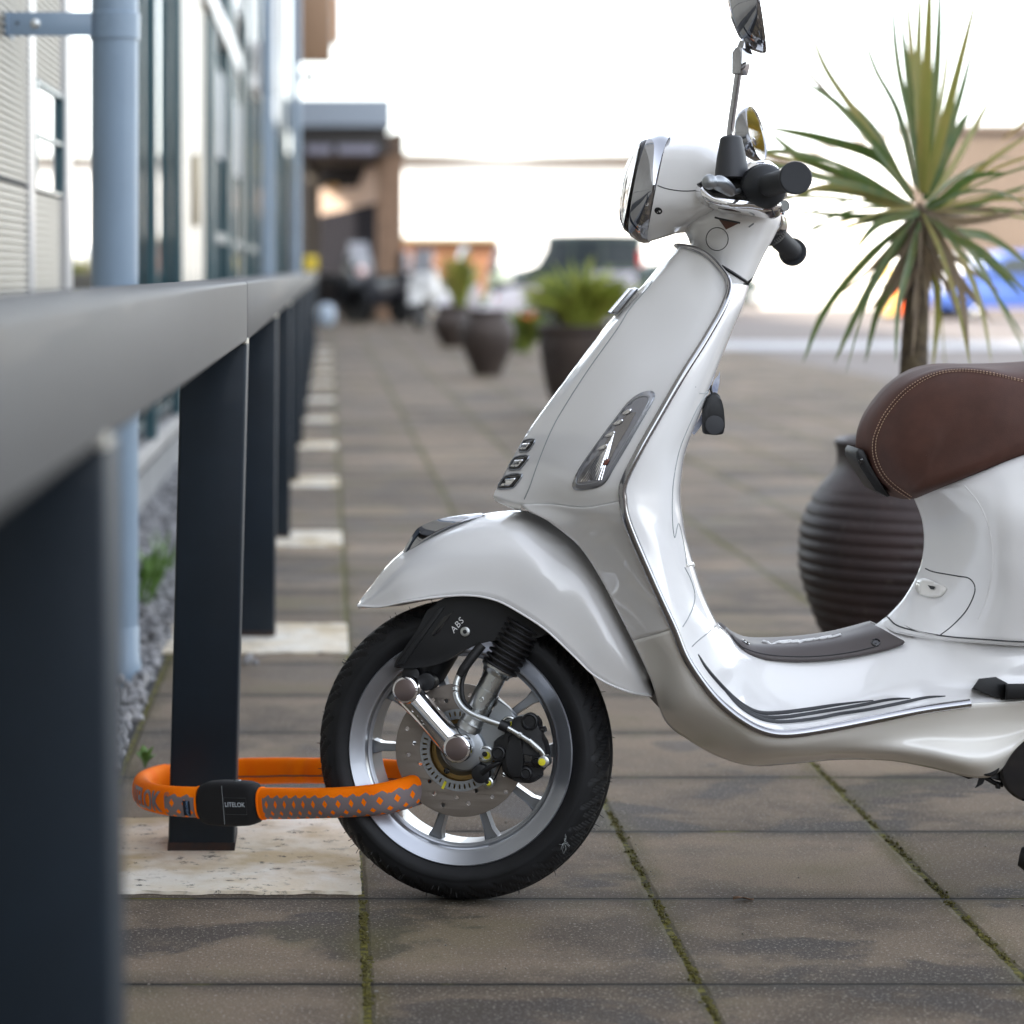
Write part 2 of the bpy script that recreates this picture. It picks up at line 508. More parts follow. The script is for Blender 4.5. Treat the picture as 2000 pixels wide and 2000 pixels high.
discp = curve2d('brake_disc', [circ(0, 0, .1005, 160), circ(0, 0, .0615, 96)] + hs, .004, lambda x, z, s: L(x, z, .042 + s), M['disc'], wheel, bevel=.0004)
sl = []
for k in range(44):
    a = 2 * math.pi * k / 44; c, sn = math.cos(a), math.sin(a)
    sl.append([(c * r - sn * w, sn * r + c * w) for r, w in ((.0515, -.0012), (.0515, .0012), (.0585, .0014), (.0585, -.0014))])
curve2d('sensor_ring', [circ(0, 0, .0622, 96), circ(0, 0, .0470, 96)] + sl, .002, lambda x, z, s: L(x, z, .0455 + s), M['cast'], discp)
wlathe('disc_carrier', [(.036, .0605), (.0375, .050), (.030, .0465), (.030, .034), (.034, .03)], M['brass'], discp, res=96)
for k in range(5):
    a = math.radians(20 + 72 * k)
    bm = bmesh.new(); add_lathe(bm, L(.040 * math.cos(a), .040 * math.sin(a), .0300), NS, [(0, .0045), (.004, .0045), (.0045, .003), (.002, .0028), (.002, 0)], 20)
    finish('carrier_bolt', bm, M['black_gloss'], discp)
box('yellow_mark', L(-.024, -.0535, .0470), (.004, .001, .012), M['yellow'], discp, rot=RS @ Matrix.Rotation(.42, 3, 'Y'))

# ---- suspension (turns with the wheel)
susp = bpy.data.objects.new('front_suspension', None); COL.objects.link(susp); susp.parent = scooter; susp.matrix_parent_inverse = Matrix.Translation(scooter.location).inverted()
def wcyl(name, c, xy, s0, s1, r, m, parent, bev=.002, res=40, hollow=0):
    p = W2(*c(*xy), s1) - NS * (s1 - s0)
    q = NS * (s1 - s0)
    prof = [(0, r * .9), (.0005, r), ((s1 - s0) - bev, r), ((s1 - s0) - bev * .3, r - bev * .3), (s1 - s0, r - bev)]
    if hollow: prof += [(s1 - s0 - hollow, r - bev * 1.6), (s1 - s0 - hollow, 0)]
    return lathe(name, p, NS, prof, m, parent, res=res)
# chrome link arm
a0, a1 = Vector((*cA(568, 588), 0)), Vector((*cA(868, 930), 0))
dv = (a1 - a0).normalized(); pv = Vector((-dv.y, dv.x, 0))
pu = (W2(*(a0 + pv)[:2], .09) - W2(*a0[:2], .09)).normalized()
def armpt(t, w, h): return W2(*((a0.lerp(a1, t))[:2]), .085) + pu * w + NS * h
bm = bmesh.new(); rings = []
for i in range(25):
    t = i / 24; hw_ = .0212 - .0015 * math.sin(math.pi * t); hh = .0235
    sec = [(-1, -.3), (-1, .25), (-.93, .55), (-.78, .80), (-.55, .93), (-.35, 1.0), (-.1, 1.02), (.15, .97), (.30, .86), (.55, .70), (.80, .50), (.95, .22), (1, -.3)]
    rings.append([armpt(t, w * hw_, h * hh) for w, h in sec])
vs = add_grid(bm, rings, cv_=True)
arm = finish('link_arm', bm, M['chrome'], susp, angle=22)
for (x, y), r in (((568, 588), .0208), ((868, 930), .0215)):
    e = wcyl('end_cap', cA, (x, y), .070, .116, r, M['chrome'], arm, bev=.0045)
    wcyl('cap_face', cA, (x - 1, y + 1), .1158, .1166, r * .80, M['face'], e, bev=.0006)
# raised signature on the arm: drawn as strokes
def strokes(name, sts, fn, r, m, parent, n=5):
    bm = bmesh.new()
    for st in sts: add_tube(bm, [fn(*q) for q in spline(st, n)], r, 6)
    return finish(name, bm, m, parent)
SIG = [[(-2.45, 1.0), (-2.5, .7), (-2.2, .2), (-1.95, -.85), (-1.6, .0), (-1.2, .95), (-.9, 1.1)],
       [(-1.55, -.15), (-1.2, .1), (-1.05, .3), (-1.25, .35), (-1.4, -.1), (-1.25, -.45), (-.9, -.3), (-.6, .05), (-.45, .3)],
       [(-.45, .3), (-.35, -.1), (-.5, -.45), (-.75, -.4)], [(-.5, -.45), (-.1, -.2), (.15, .35)],
       [(.15, .35), (-.1, -.5), (-.3, -1.1)], [(.1, .1), (.4, .4), (.6, .1), (.35, -.35), (.05, -.3)],
       [(.6, -.3), (.95, .0), (1.25, .35), (1.5, .3)], [(1.4, .3), (1.05, .3), (.95, -.2), (1.2, -.4), (1.5, .1), (1.6, .3)], [(1.6, .3), (1.45, -.3), (1.75, -.4), (2.2, 0)]]
SG = 1
def fsig(x, y):
    return armpt(.52 + x * .125, .0058 + y * -.0052 * (1 if pu.z < 0 else -1) * SG, .0235 * .70 + .0012)
strokes('signature', SIG, fsig, .0009, M['chrome'], arm)
# damper, bellows
def axis2(c, p, q, s): A_, B_ = W2(*c(*p), s), W2(*c(*q), s); return A_, (B_ - A_)
o, d = axis2(cA, (932, 822), (1120, 440), .066); ln = d.length
damper = lathe('damper_tube', o, d, [(0, .012), (.0, .0185), (.006, .0195), (.008, .0188), (.012, .0195), (.015, .0178), (ln * .33, .0178), (ln * .335, .0186), (ln * .62, .0186), (ln * .625, .0178),
                                     (ln * .84, .0178), (ln * .85, .0215), (ln * .89, .0225), (ln * .93, .0268), (ln * .96, .0268), (ln, .02), (ln, 0)], M['steel'], susp, res=56)
lathe('damper_boss', W2(*cA(1010, 643), .084), NS, [(0, .0045), (.0012, .0045), (.0014, .0035), (.0006, .003), (.0006, 0)], M['steel'], damper, res=24)
o, d = axis2(cA, (1112, 470), (1262, 205), .066); ln = d.length
pr = []
for k in range(9):
    t = k / 9 * ln; st = ln / 9
    pr += [(t, .0225), (t + st * .3, .0232), (t + st * .42, .029), (t + st * .6, .0295), (t + st * .75, .0285), (t + st * .88, .0228)]
lathe('bellows', o, d, pr, M['rubber'], susp, res=48)
lathe('fork_stem', W2(*cA(640, 520), .02), W2(*cA(900, 120), .02) - W2(*cA(640, 520), .02), [(0, .03), (.02, .036), (.2, .03)], M['black'], susp)
for xy in ((600, 500), (690, 540)):
    wcyl('link_bush', cA, xy, .03, .07, .014, M['black'], susp)
lathe('axle', L(0, 0, -.06), NS, [(0, 0), (0, .012), (.15, .012), (.15, 0)], M['steel'], susp)
# fork cover
fc = prism('fork_cover', cl(cA, [(500, 455), (545, 375), (640, 235), (700, 120), (760, 70), (900, 20), (1100, 10), (1300, 80), (1430, 180), (1420, 250), (1330, 285), (1240, 298),
                                 (1130, 296), (1020, 315), (930, 345), (860, 385), (790, 425), (700, 452), (600, 460)], 0), .02, .078, M['black'], susp, bevel=.004, smooth_n=3)
prism('cover_slot', cl(cA, [(715, 270), (790, 165), (850, 130), (830, 160), (760, 260), (735, 275)], 0), .0775, .0792, M['black_gloss'], fc, bevel=.0006)
prism('cover_ridge', cl(cA, [(520, 440), (760, 110), (800, 105), (560, 440)], 0), .077, .0805, M['black'], fc, bevel=.0015)
wcyl('cover_screw', cA, (916, 249), .077, .0815, .0074, M['steel'], fc, bev=.001)
wcyl('screw_recess', cA, (915, 249), .0815, .0818, .0032, M['black'], fc, bev=.0001)
e = W2(*cA(870, 214), .0786); ex = (W2(*cA(905, 172), .0786) - e).normalized(); ey = NS.cross(ex).normalized()
if ey.z < 0: ey = -ey
text_map('lettering', 'ABS', .0135, lambda x, y: e + ex * x + ey * y + NS * .0002, M['white_print'], fc, shear=.2, spacing=1.15)
# brake bracket, caliper, hose
br = prism('brake_bracket', cl(cA, [(1105, 640), (1215, 742), (1215, 800), (1130, 850), (1085, 885), (1080, 985), (1050, 1030), (1085, 1110), (1070, 1145), (1035, 1150), (985, 1100), (955, 1040),
                                    (880, 1020), (800, 980), (800, 900), (900, 820), (1000, 800), (1090, 700)], 0), .050, .068, M['cast'], susp, bevel=.003, smooth_n=2)
wcyl('bearing_housing', cA, (905, 930), .05, .078, .034, M['cast'], br, bev=.008)
for xy, r in (((1172, 785), .0125), ((1035, 962), .0135), ((1048, 1125), .009)):
    b_ = wcyl('bracket_bolt', cA, xy, .066, .078, r, M['steel'], br, bev=.003, hollow=.0025)
    wcyl('paint_dab', cA, (xy[0] + 7, xy[1] + 6), .0755, .0762, r * .42, M['yellow'], b_, bev=.0002)
    wcyl('hex_socket', cA, (xy[0] - 4, xy[1] - 2), .0756, .0766, r * .3, M['black'], b_, bev=.0001)
wcyl('speed_sensor', cA, (1005, 1075), .066, .082, .0145, M['black'], br, bev=.004)
tube('sensor_lead', [W2(*cA(x, y), s) for x, y, s in ((1015, 1070, .082), (1060, 1035, .088), (1110, 1010, .088), (1160, 990, .08), (1180, 960, .07))], .0042, M['black'], br)
tube('sensor_wire', [W2(*cA(x, y), s) for x, y, s in ((1060, 1150, .07), (1095, 1090, .075), (1120, 1030, .08), (1150, 1010, .07))], .0012, M['black'], br)
ca = prism('brake_caliper', cl(cA, [(1190, 755), (1250, 738), (1320, 745), (1345, 790), (1345, 840), (1375, 890), (1390, 960), (1375, 1040), (1350, 1070), (1345, 1105), (1285, 1132), (1200, 1115),
                                    (1145, 1085), (1125, 1030), (1135, 985), (1085, 950), (1080, 890), (1130, 850), (1180, 835)], 0), .052, .094, M['black'], susp, bevel=.006, smooth_n=2)
prism('caliper_bridge', cl(cA, [(1165, 860), (1215, 840), (1250, 870), (1240, 1000), (1250, 1080), (1200, 1100), (1150, 1060), (1165, 960)], 0), .092, .1, M['black'], ca, bevel=.004, smooth_n=2)
prism('caliper_pocket', cl(cA, [(1255, 960), (1370, 975), (1370, 1000), (1340, 1040), (1250, 1025), (1235, 990)], 0), .093, .097, M['black_gloss'], ca, bevel=.002)
for xy, r in (((1108, 955), .011), ((1268, 1072), .010), ((1290, 770), .013), ((1330, 1000), .008)):
    wcyl('caliper_pin', cA, xy, .088, .100, r, M['black'], ca, bev=.003, hollow=.002)
tube('bleed_nipple', [W2(*cA(1325, 830), .085), W2(*cA(1385, 812), .088)], [.006, .0045], M['black_gloss'], ca)
hose = tube('brake_hose', [W2(*cA(x, y), s) for x, y, s in spline([(882, 500, .094), (862, 560, .098), (868, 630, .1), (905, 690, .102), (970, 735, .104), (1050, 765, .105), (1130, 792, .105), (1200, 828, .105),
                         (1270, 872, .106), (1335, 918, .108), (1368, 960, .106), (1372, 1000, .102)], 5)], .0046, M['steel'], susp)
tube('hose_sleeve', [W2(*cA(x, y), s) for x, y, s in spline([(1015, 325, .085), (955, 400, .09), (905, 470, .093), (882, 508, .095)], 4)], [.0075] * 9 + [.0068, .0064, .006, .0056], M['rubber'], hose)
tube('second_lead', [W2(*cA(x, y), s) for x, y, s in spline([(1005, 335, .07), (945, 430, .08), (900, 540, .085), (905, 640, .09), (950, 700, .098)], 4)], .0034, M['rubber'], hose)
tube('hose_clip', [W2(*cA(x, y), s) for x, y, s in ((1118, 786, .105), (1165, 808, .105))], .0082, M['black'], hose)
for p, q, r in (((1230, 845), (1246, 856), .0058), ((1288, 880), (1350, 935), .0056)):
    tube('hose_crimp', [W2(*cA(*p), .107), W2(*cA(*q), .108)], r, M['steel'], hose)
wcyl('hose_fitting', cA, (1372, 1003), .085, .112, .009, M['steel'], hose, bev=.003)
wcyl('paint_dab', cA, (1362, 1006), .1115, .1128, .0055, M['yellow'], hose, bev=.0004)

# ---- front mudguard (turns)
fr = cv(cD, [[(128, 915, 0), (128, 916, .010), (130, 918, .020), (136, 922, .030)],
     [(200, 820, 0), (228, 835, .030), (240, 872, .050), (260, 925, .060)],
     [(330, 665, 0), (372, 705, .050), (392, 780, .078), (400, 897, .086)],
     [(520, 530, 0), (572, 575, .055), (584, 680, .090), (570, 873, .096)],
     [(740, 441, 0), (782, 505, .062), (784, 640, .101), (740, 864, .101)],
     [(980, 406, 0), (1002, 480, .066), (965, 630, .104), (885, 892, .101)],
     [(1180, 440, 0), (1170, 530, .070), (1120, 710, .106), (1010, 957, .101)],
     [(1370, 560, 0), (1330, 640, .070), (1255, 820, .100), (1150, 1050, .101)],
     [(1520, 740, 0), (1480, 800, .068), (1395, 940, .103), (1290, 1180, .101)],
     [(1620, 950, 0), (1585, 1000, .066), (1505, 1110, .104), (1420, 1302, .099)],
     [(1705, 1170, 0), (1675, 1200, .055), (1625, 1265, .090), (1580, 1378, .090)],
     [(1752, 1375, 0), (1745, 1385, .040), (1735, 1395, .055), (1722, 1408, .065)]])
bm = shell(fr, W2, mirS, 8, 8)
fender = finish('mudguard', bm, M['pearl'], scooter, angle=60, solid=.0035)
tube('mudguard_edge', [W2(*q) + NS * .0008 for q in spline([r[3] for r in fr], 8)], .0016, M['pearl'], fender, res=8)
tube('mudguard_edge', [mirS(W2(*q) + NS * .0008) for q in spline([r[3] for r in fr], 8)], .0016, M['pearl'], fender, res=8)
# chrome crest on top of the mudguard
K7 = crop(680, 960, 5.084)
cr = cv(K7, [[(515, 640, 0), (517, 640, .004), (520, 640, .010)], [(640, 430, 0), (655, 480, .012), (650, 560, .020)], [(720, 345, 0), (760, 400, .014), (800, 450, .026)],
     [(900, 275, 0), (940, 310, .014), (980, 350, .027)], [(1120, 235, 0), (1150, 255, .012), (1180, 275, .022)], [(1320, 214, 0), (1330, 222, .007), (1355, 232, .010)]])
bm = shell(cr, W2, mirS, 6, 5)
finish('mudguard_crest', bm, M['dchrome'], fender, angle=50, solid=.003)

# ---- leg shield, outer skin
TRIM = cl(cC, [(1600, 205, .09), (1685, 330, .12), (1655, 470, .15), (1540, 680, .175), (1395, 910, .2), (1250, 1160, .215), (1120, 1390, .225), (1025, 1590, .228), (1022, 1700, .228)]) \
     + cl(cD, [(1580, 440, .228), (1625, 560, .226), (1710, 755, .225), (1785, 920, .225), (1840, 1040, .225)]) \
     + cl(cF, [(225, 330, .225), (300, 450, .225), (390, 560, .225), (500, 652, .225), (620, 714, .225), (750, 730, .225), (960, 700, .225), (1200, 653, .225), (1430, 608, .225), (1660, 575, .222),
               (1900, 560, .215), (2250, 520, .21), (3000, 470, .18), (3600, 430, .05)])
c1 = cv(cC, [[(1375, 95, 0), (1410, 97, .03), (1470, 115, .055), (1540, 150, .075)],
     [(1280, 200, 0), (1312, 215, .045), (1450, 260, .08), (1570, 290, .105)],
     [(1120, 385, 0), (1165, 400, .052), (1330, 440, .10), (1500, 480, .135)],
     [(905, 615, 0), (985, 600, .055), (1180, 640, .11), (1370, 690, .155)],
     [(700, 880, 0), (800, 880, .060), (1010, 900, .13), (1220, 930, .175)],
     [(505, 1145, 0), (640, 1130, .060), (850, 1160, .135), (1060, 1200, .185)],
     [(400, 1300, 0), (530, 1330, .060), (730, 1370, .13), (930, 1420, .185)],
     [(272, 1530, 0), (445, 1550, .060), (620, 1570, .12), (820, 1610, .18)],
     [(203, 1675, 0), (385, 1725, .055), (560, 1720, .10), (780, 1740, .165)]])
c1 = [r + [TRIM[i]] for i, r in enumerate(c1)]
nxt = cl(cC, [(190, 1760, 0)]) + cv(cD, [[(1180, 470, .105), (1310, 455, .14), (1450, 445, .185)]])[0] + [TRIM[9]]
bm = shell(c1 + [nxt], W, mirY, 8, 7, post=1)
shield = finish('leg_shield', bm, M['pearl'], scooter, angle=60, solid=.003)
c2 = cv(cD, [[(1040, 395, .085), (1180, 372, .115), (1358, 388, .165)],
     [(1180, 470, .105), (1310, 455, .14), (1450, 445, .185)],
     [(1330, 590, .125), (1430, 575, .155), (1530, 560, .19)],
     [(1440, 750, .135), (1530, 745, .165), (1620, 735, .195)],
     [(1530, 920, .145), (1620, 910, .175), (1710, 905, .203)],
     [(1625, 1105, .15), (1690, 1085, .18), (1765, 1065, .207)]]) + \
     cv(cF, [[(60, 450, .15), (120, 390, .182), (175, 355, .21)],
     [(130, 655, .11), (175, 590, .17), (240, 520, .21)],
     [(250, 755, .10), (290, 680, .165), (340, 615, .208)],
     [(400, 838, .10), (420, 765, .165), (460, 695, .208)],
     [(560, 882, .10), (560, 825, .168), (590, 770, .21)],
     [(750, 873, .105), (740, 832, .172), (740, 785, .212)],
     [(1000, 851, .115), (990, 812, .18), (980, 762, .21)],
     [(1250, 856, .15), (1240, 808, .193), (1225, 745, .205)],
     [(1450, 890, .165), (1440, 820, .205), (1430, 735, .196)],
     [(1690, 942, .172), (1680, 860, .212), (1670, 740, .19)],
     [(1810, 905, .170), (1840, 820, .205), (1880, 715, .185)],
     [(1960, 720, .170), (2060, 690, .19), (2200, 620, .19)],
     [(2500, 700, .150), (2600, 620, .17), (2800, 560, .17)]])
c2 = [r + [TRIM[8 + i]] for i, r in enumerate(c2)]
c2[0] = list(c1[8][1:])
seam_row = 5
bm = shell([list(c1[7][1:])] + [[q for q in r] for r in c2[:seam_row + 1]], W, mirY, 8, 7, pre=1)
lower = finish('shield_side', bm, M['pearl'], scooter, angle=60, solid=.003)
bm = shell(c2[seam_row:], W, mirY, 8, 7)
skirt = finish('floor_skirt', bm, M['pearl_warm'], scooter, angle=60, solid=.003)
tube('panel_gap', [W(*q) + Vector((0, -.0002, 0)) for q in spline(c2[seam_row], 8)], .0012, M['seam_soft'], skirt, res=6)
# closing pan under the floor
pan = [[r[0], (r[0][0] + 6, r[0][1] - 4, 0.0)] for r in c2[6:]]
bm = shell(pan, W, mirY, 6, 2)
finish('underbody', bm, M['black'], scooter, angle=60)
# chin below the nose
bm = shell(cv(cC, [[(203, 1675, 0), (300, 1705, .04), (385, 1725, .055)], [(225, 1708, 0), (300, 1735, .03), (378, 1752, .045)], [(300, 1740, 0), (340, 1755, .02), (400, 1768, .03)]]), W, mirY, 5, 5)
finish('nose_chin', bm, M['pearl_warm'], shield)

# ---- inner skin: knee side of the shield, floor and tunnel
inn = cv(cC, [[(1735, 335, .11), (1780, 342, .09), (1812, 348, .06)],
      [(1700, 485, .14), (1738, 495, .12), (1768, 490, .08)],
      [(1600, 695, .165), (1648, 705, .14), (1680, 700, .10)],
      [(1480, 930, .185), (1540, 940, .16), (1588, 930, .115)],
      [(1340, 1190, .20), (1430, 1190, .17), (1488, 1190, .12)],
      [(1220, 1400, .212), (1330, 1400, .18), (1408, 1400, .125)],
      [(1140, 1600, .215), (1290, 1600, .185), (1378, 1600, .13)],
      [(1140, 1710, .215), (1290, 1720, .185), (1378, 1710, .13)],
      [(1160, 1810, .215), (1310, 1820, .18), (1392, 1810, .13)]]) + \
      cv(cE, [[(80, 1040, .21), (160, 1035, .175), (228, 1030, .13)],
      [(130, 1200, .205), (200, 1190, .17), (268, 1170, .125)],
      [(190, 1350, .20), (260, 1330, .16), (322, 1330, .115)],
      [(250, 1450, .195), (320, 1440, .15), (388, 1465, .10)]]) + \
      cv(cF, [[(300, 270, .19), (370, 230, .14), (428, 213, .068)],
      [(370, 400, .19), (440, 340, .13), (488, 283, .064)],
      [(430, 520, .19), (510, 430, .12), (555, 325, .064)],
      [(530, 610, .19), (600, 520, .115), (630, 348, .064)],
      [(650, 670, .19), (710, 580, .115), (730, 360, .064)],
      [(780, 690, .19), (820, 600, .115), (840, 365, .064)],
      [(980, 660, .19), (990, 570, .115), (1010, 352, .064)],
      [(1190, 615, .19), (1180, 530, .12), (1170, 322, .066)],
      [(1420, 570, .19), (1370, 470, .135), (1310, 285, .072)],
      [(1660, 520, .19), (1560, 410, .15), (1400, 262, .085)],
      [(1900, 470, .19), (1800, 350, .175), (1460, 248, .105)],
      [(2250, 400, .19), (2200, 285, .19), (1510, 236, .125)]])
ctr = [None] * 13 + [cF(425, 203), cF(480, 253), cF(540, 276), cF(610, 283), cF(700, 284), cF(800, 276), cF(930, 255), cF(1060, 224), cF(1160, 192), cF(1200, 170), cF(1222, 152), cF(1240, 141)]
rows3 = []
for i, r in enumerate(inn):
    t = TRIM[1 + i] if i < len(TRIM) - 1 else TRIM[-1]
    c = ctr[i] if ctr[i] else r[2][:2]
    rows3.append([(t[0], t[1], t[2] - .002)] + r + [(c[0], c[1], 0.0)])
bm = shell(rows3, W, mirY, 8, 7)
inner = finish('floor_tunnel', bm, M['pearl'], scooter, angle=60)
tr = [W(u, v, s + .0015) for u, v, s in spline([(*cC(1376, 96), .012), (*cC(1440, 108), .045), (*cC(1520, 140), .07)] + TRIM[:24], 10)]
rad = [.0052 + .0026 * min(1, i / 110) for i in range(len(tr))]
trim = tube('edge_trim', tr, rad, M['trimc'], scooter, res=16, up=Vector((0, 1, 0)), flat=(.8, 1.05))
tube('edge_trim', [mirY(p) for p in tr], rad, M['trimc'], scooter, res=16, up=Vector((0, 1, 0)), flat=(.8, 1.05))
bvh_in = bvh_of(inner); bvh_sh = bvh_of(shield); bvh_lo = bvh_of(skirt, lower)
# joints and edges moulded into the inner skin
line_on('glovebox_gap', bvh_in, cl(cC, [(1560, 1010), (1550, 1030), (1500, 1095), (1430, 1240), (1370, 1400), (1335, 1600), (1330, 1800), (1345, 1932)], 0) + cl(cE, [(195, 960), (225, 1090), (235, 1180)], 0), .0009, M['seam_soft'], inner)
line_on('glovebox_gap', bvh_in, cl(cC, [(1500, 1025), (1530, 1024), (1560, 1012)], 0), .0008, M['seam_soft'], inner)
line_on('panel_gap', bvh_in, cl(cE, [(225, 1180), (255, 1240), (275, 1310), (270, 1370), (245, 1430), (215, 1480)], 0), .0009, M['seam_soft'], inner)
line_on('panel_gap', bvh_in, cl(cF, [(262, 290), (300, 255), (350, 215), (385, 183)], 0), .0008, M['seam_soft'], inner)
lf = line_on('mounting_lug', bvh_in, cl(cE, [(232, 1172), (262, 1162), (268, 1170)], 0), .003, M['pearl_warm'], inner)
# rubber floor strips
for pts in ([(292, 330), (330, 395), (400, 480), (480, 560), (555, 610), (620, 628), (720, 625), (860, 607), (1000, 585), (1175, 563)],
            [(420, 500), (480, 568), (560, 628), (640, 650), (740, 648), (900, 625), (1100, 592), (1250, 562), (1362, 552)],
            [(430, 520), (500, 595), (590, 650), (680, 672), (780, 670), (900, 655), (1000, 635), (1150, 612), (1330, 575), (1440, 550), (1537, 541)]):
    line_on('floor_strip', bvh_in, cl(cF, pts, 0), .0036, M['strip'], inner, off=.0006, n=8, res=8, taper=True)
# tunnel mat
tm = cv(cF, [[(425, 204, 0), (426, 210, .03), (428, 222, .045)], [(480, 251, 0), (490, 265, .05), (505, 305, .066)], [(560, 276, 0), (575, 300, .045), (602, 350, .070)],
     [(700, 281, 0), (710, 305, .045), (722, 366, .071)], [(850, 267, 0), (865, 295, .045), (880, 366, .071)], [(980, 242, 0), (1010, 275, .045), (1050, 348, .071)],
     [(1080, 215, 0), (1120, 250, .045), (1220, 315, .074)], [(1150, 191, 0), (1210, 225, .045), (1310, 287, .078)], [(1162, 188, 0), (1230, 220, .045), (1333, 268, .078)]])
bm = shell(tm, W, mirY, 7, 6)
for v in bm.verts: pass
tmat = finish('tunnel_mat', bm, M['mat_grey'], scooter, angle=50, solid=.005, soff=1)
bvh_m = bvh_of(tmat)
for x, y in ((522, 283), (1187, 280)):
    p, n = hit(bvh_m, *cF(x, y), .005)
    lathe('mat_screw', p, n, [(0, .0072), (.0012, .0068), (.0015, .005), (.0002, .0045), (.0002, .002), (.001, .002), (.001, 0)], M['black_gloss'], tmat, res=24)
line_on('mat_groove', bvh_m, cl(cF, [(455, 245), (500, 300), (600, 338), (740, 352), (900, 350), (1060, 330), (1200, 298)], 0), .0009, M['black'], tmat, off=.0052)
def fmat(x, y):
    p, n = hit(bvh_m, *cF(830 + x * 80, 283 - y * 14 - x * 9 - (x + 2.2) * x * 1.6), .0)
    return Vector((p.x, Y0 - .02 - y * .012 * -1, p.z + .0062))
strokes('mat_lettering', SIG, fmat, .0021, M['white_print'], tmat)

# nose strip joint, badge, three slots
line_on('nose_gap', bvh_sh, cl(cC, [(1200, 322), (1190, 345), (1060, 500), (985, 620), (800, 880), (640, 1130), (560, 1280), (480, 1480), (435, 1610), (400, 1690)], 0), .0011, M['seam_soft'], shield)
for k, q in enumerate(([(370, 1388), (400, 1325), (470, 1318), (430, 1385), (400, 1392)], [(303, 1500), (345, 1428), (432, 1420), (388, 1488), (365, 1504)], [(236, 1622), (285, 1545), (388, 1535), (345, 1605), (318, 1622)])):
    u = cl(cC, q, 0)
    s_ = decal('horn_slot', bvh_sh, u, M['black_gloss'], shield, off=.0006, thick=.0012, hn=4)
    cx = sum(p[0] for p in u) / len(u); cy = sum(p[1] for p in u) / len(u)
    decal('slot_insert', bvh_sh, [(cx + (p[0] - cx) * .62 - 2, cy + (p[1] - cy) * .55 + 1) for p in u], M['chrome'], s_, off=.0022, thick=.001, hn=3)
    line_on('slot_frame', bvh_sh, u, .0012, M['alu'], s_, closed=True, n=3, off=.001)
bd = prism('nose_badge', cl(cC, [(945, 515), (1070, 368), (1115, 362), (1120, 370), (1000, 515), (985, 530), (950, 526)], 0), -.022, .022, M['dchrome'], shield, fn=W, bevel=.003)
prism('badge_plate', cl(cC, [(962, 512), (1075, 378), (1105, 374), (990, 510)], 0), -.019, .0235, M['alu'], bd, fn=W, bevel=.001)
prism('badge_mount', cl(cC, [(975, 525), (1110, 385), (1190, 322), (1200, 330), (1140, 420), (1000, 575), (985, 570)], 0), -.012, .012, M['pearl_warm'], bd, fn=W, bevel=.003)

# turn signal
io = cl(cC, [(1216, 1040), (1195, 1020), (1130, 1035), (1055, 1090), (980, 1185), (900, 1290), (820, 1400), (752, 1500), (712, 1590), (722, 1622), (775, 1624), (862, 1608), (912, 1575), (962, 1490), (1040, 1360), (1125, 1215), (1200, 1085)], 0)
cx = sum(p[0] for p in io) / len(io); cy = sum(p[1] for p in io) / len(io)
def scl(k, dx=0, dy=0): return [(cx + (p[0] - cx) * k + dx, cy + (p[1] - cy) * (k + .01) + dy) for p in io]
ind = decal('turn_signal', bvh_sh, scl(1.0), M['lens'], scooter, off=.0008, smooth_n=3, thick=.0025, hn=12)
line_on('signal_gasket', bvh_sh, scl(1.0), .0018, M['alu_dark'], ind, closed=True, n=4, off=.0008)
line_on('signal_gasket', bvh_sh, scl(.9), .0007, M['alu'], ind, closed=True, n=4, off=.0035)
decal('reflector', bvh_sh, cl(cC, [(1060, 1150), (1110, 1150), (1060, 1250), (1000, 1350), (940, 1470), (890, 1560), (740, 1590), (790, 1500), (880, 1400), (960, 1270)], 0), mat('dull_reflector', (.34, .33, .34), .2, .8), ind, off=.0038, hn=10)
for k in range(9):                                      # lens ribs
    t = k / 8
    pa = cC(770 + 125 * t, 1585 - 12 * t); pb = cC(870 + 105 * t, 1425 - 25 * t - 130 * t * t)
    line_on('lens_rib', bvh_sh, [pa, ((pa[0] + pb[0]) / 2 + .5, (pa[1] + pb[1]) / 2), pb], .0011, M['chrome'], ind, off=.0042, n=3)
for x, y in ((905, 1370), (950, 1290), (1000, 1215), (1055, 1150)):
    decal('bulb_pocket', bvh_sh, cl(cC, [(x - 32, y + 14), (x - 8, y - 8), (x + 30, y - 20), (x + 22, y), (x - 5, y + 16)], 0), M['chrome'], ind, off=.0046, smooth_n=3, hn=3, thick=.0006)
decal('amber_bulb', bvh_sh, cl(cC, [(905, 1478), (920, 1452), (948, 1442), (940, 1468), (922, 1485)], 0), M['amber'], ind, off=.0044, smooth_n=3, hn=3, thick=.0008)

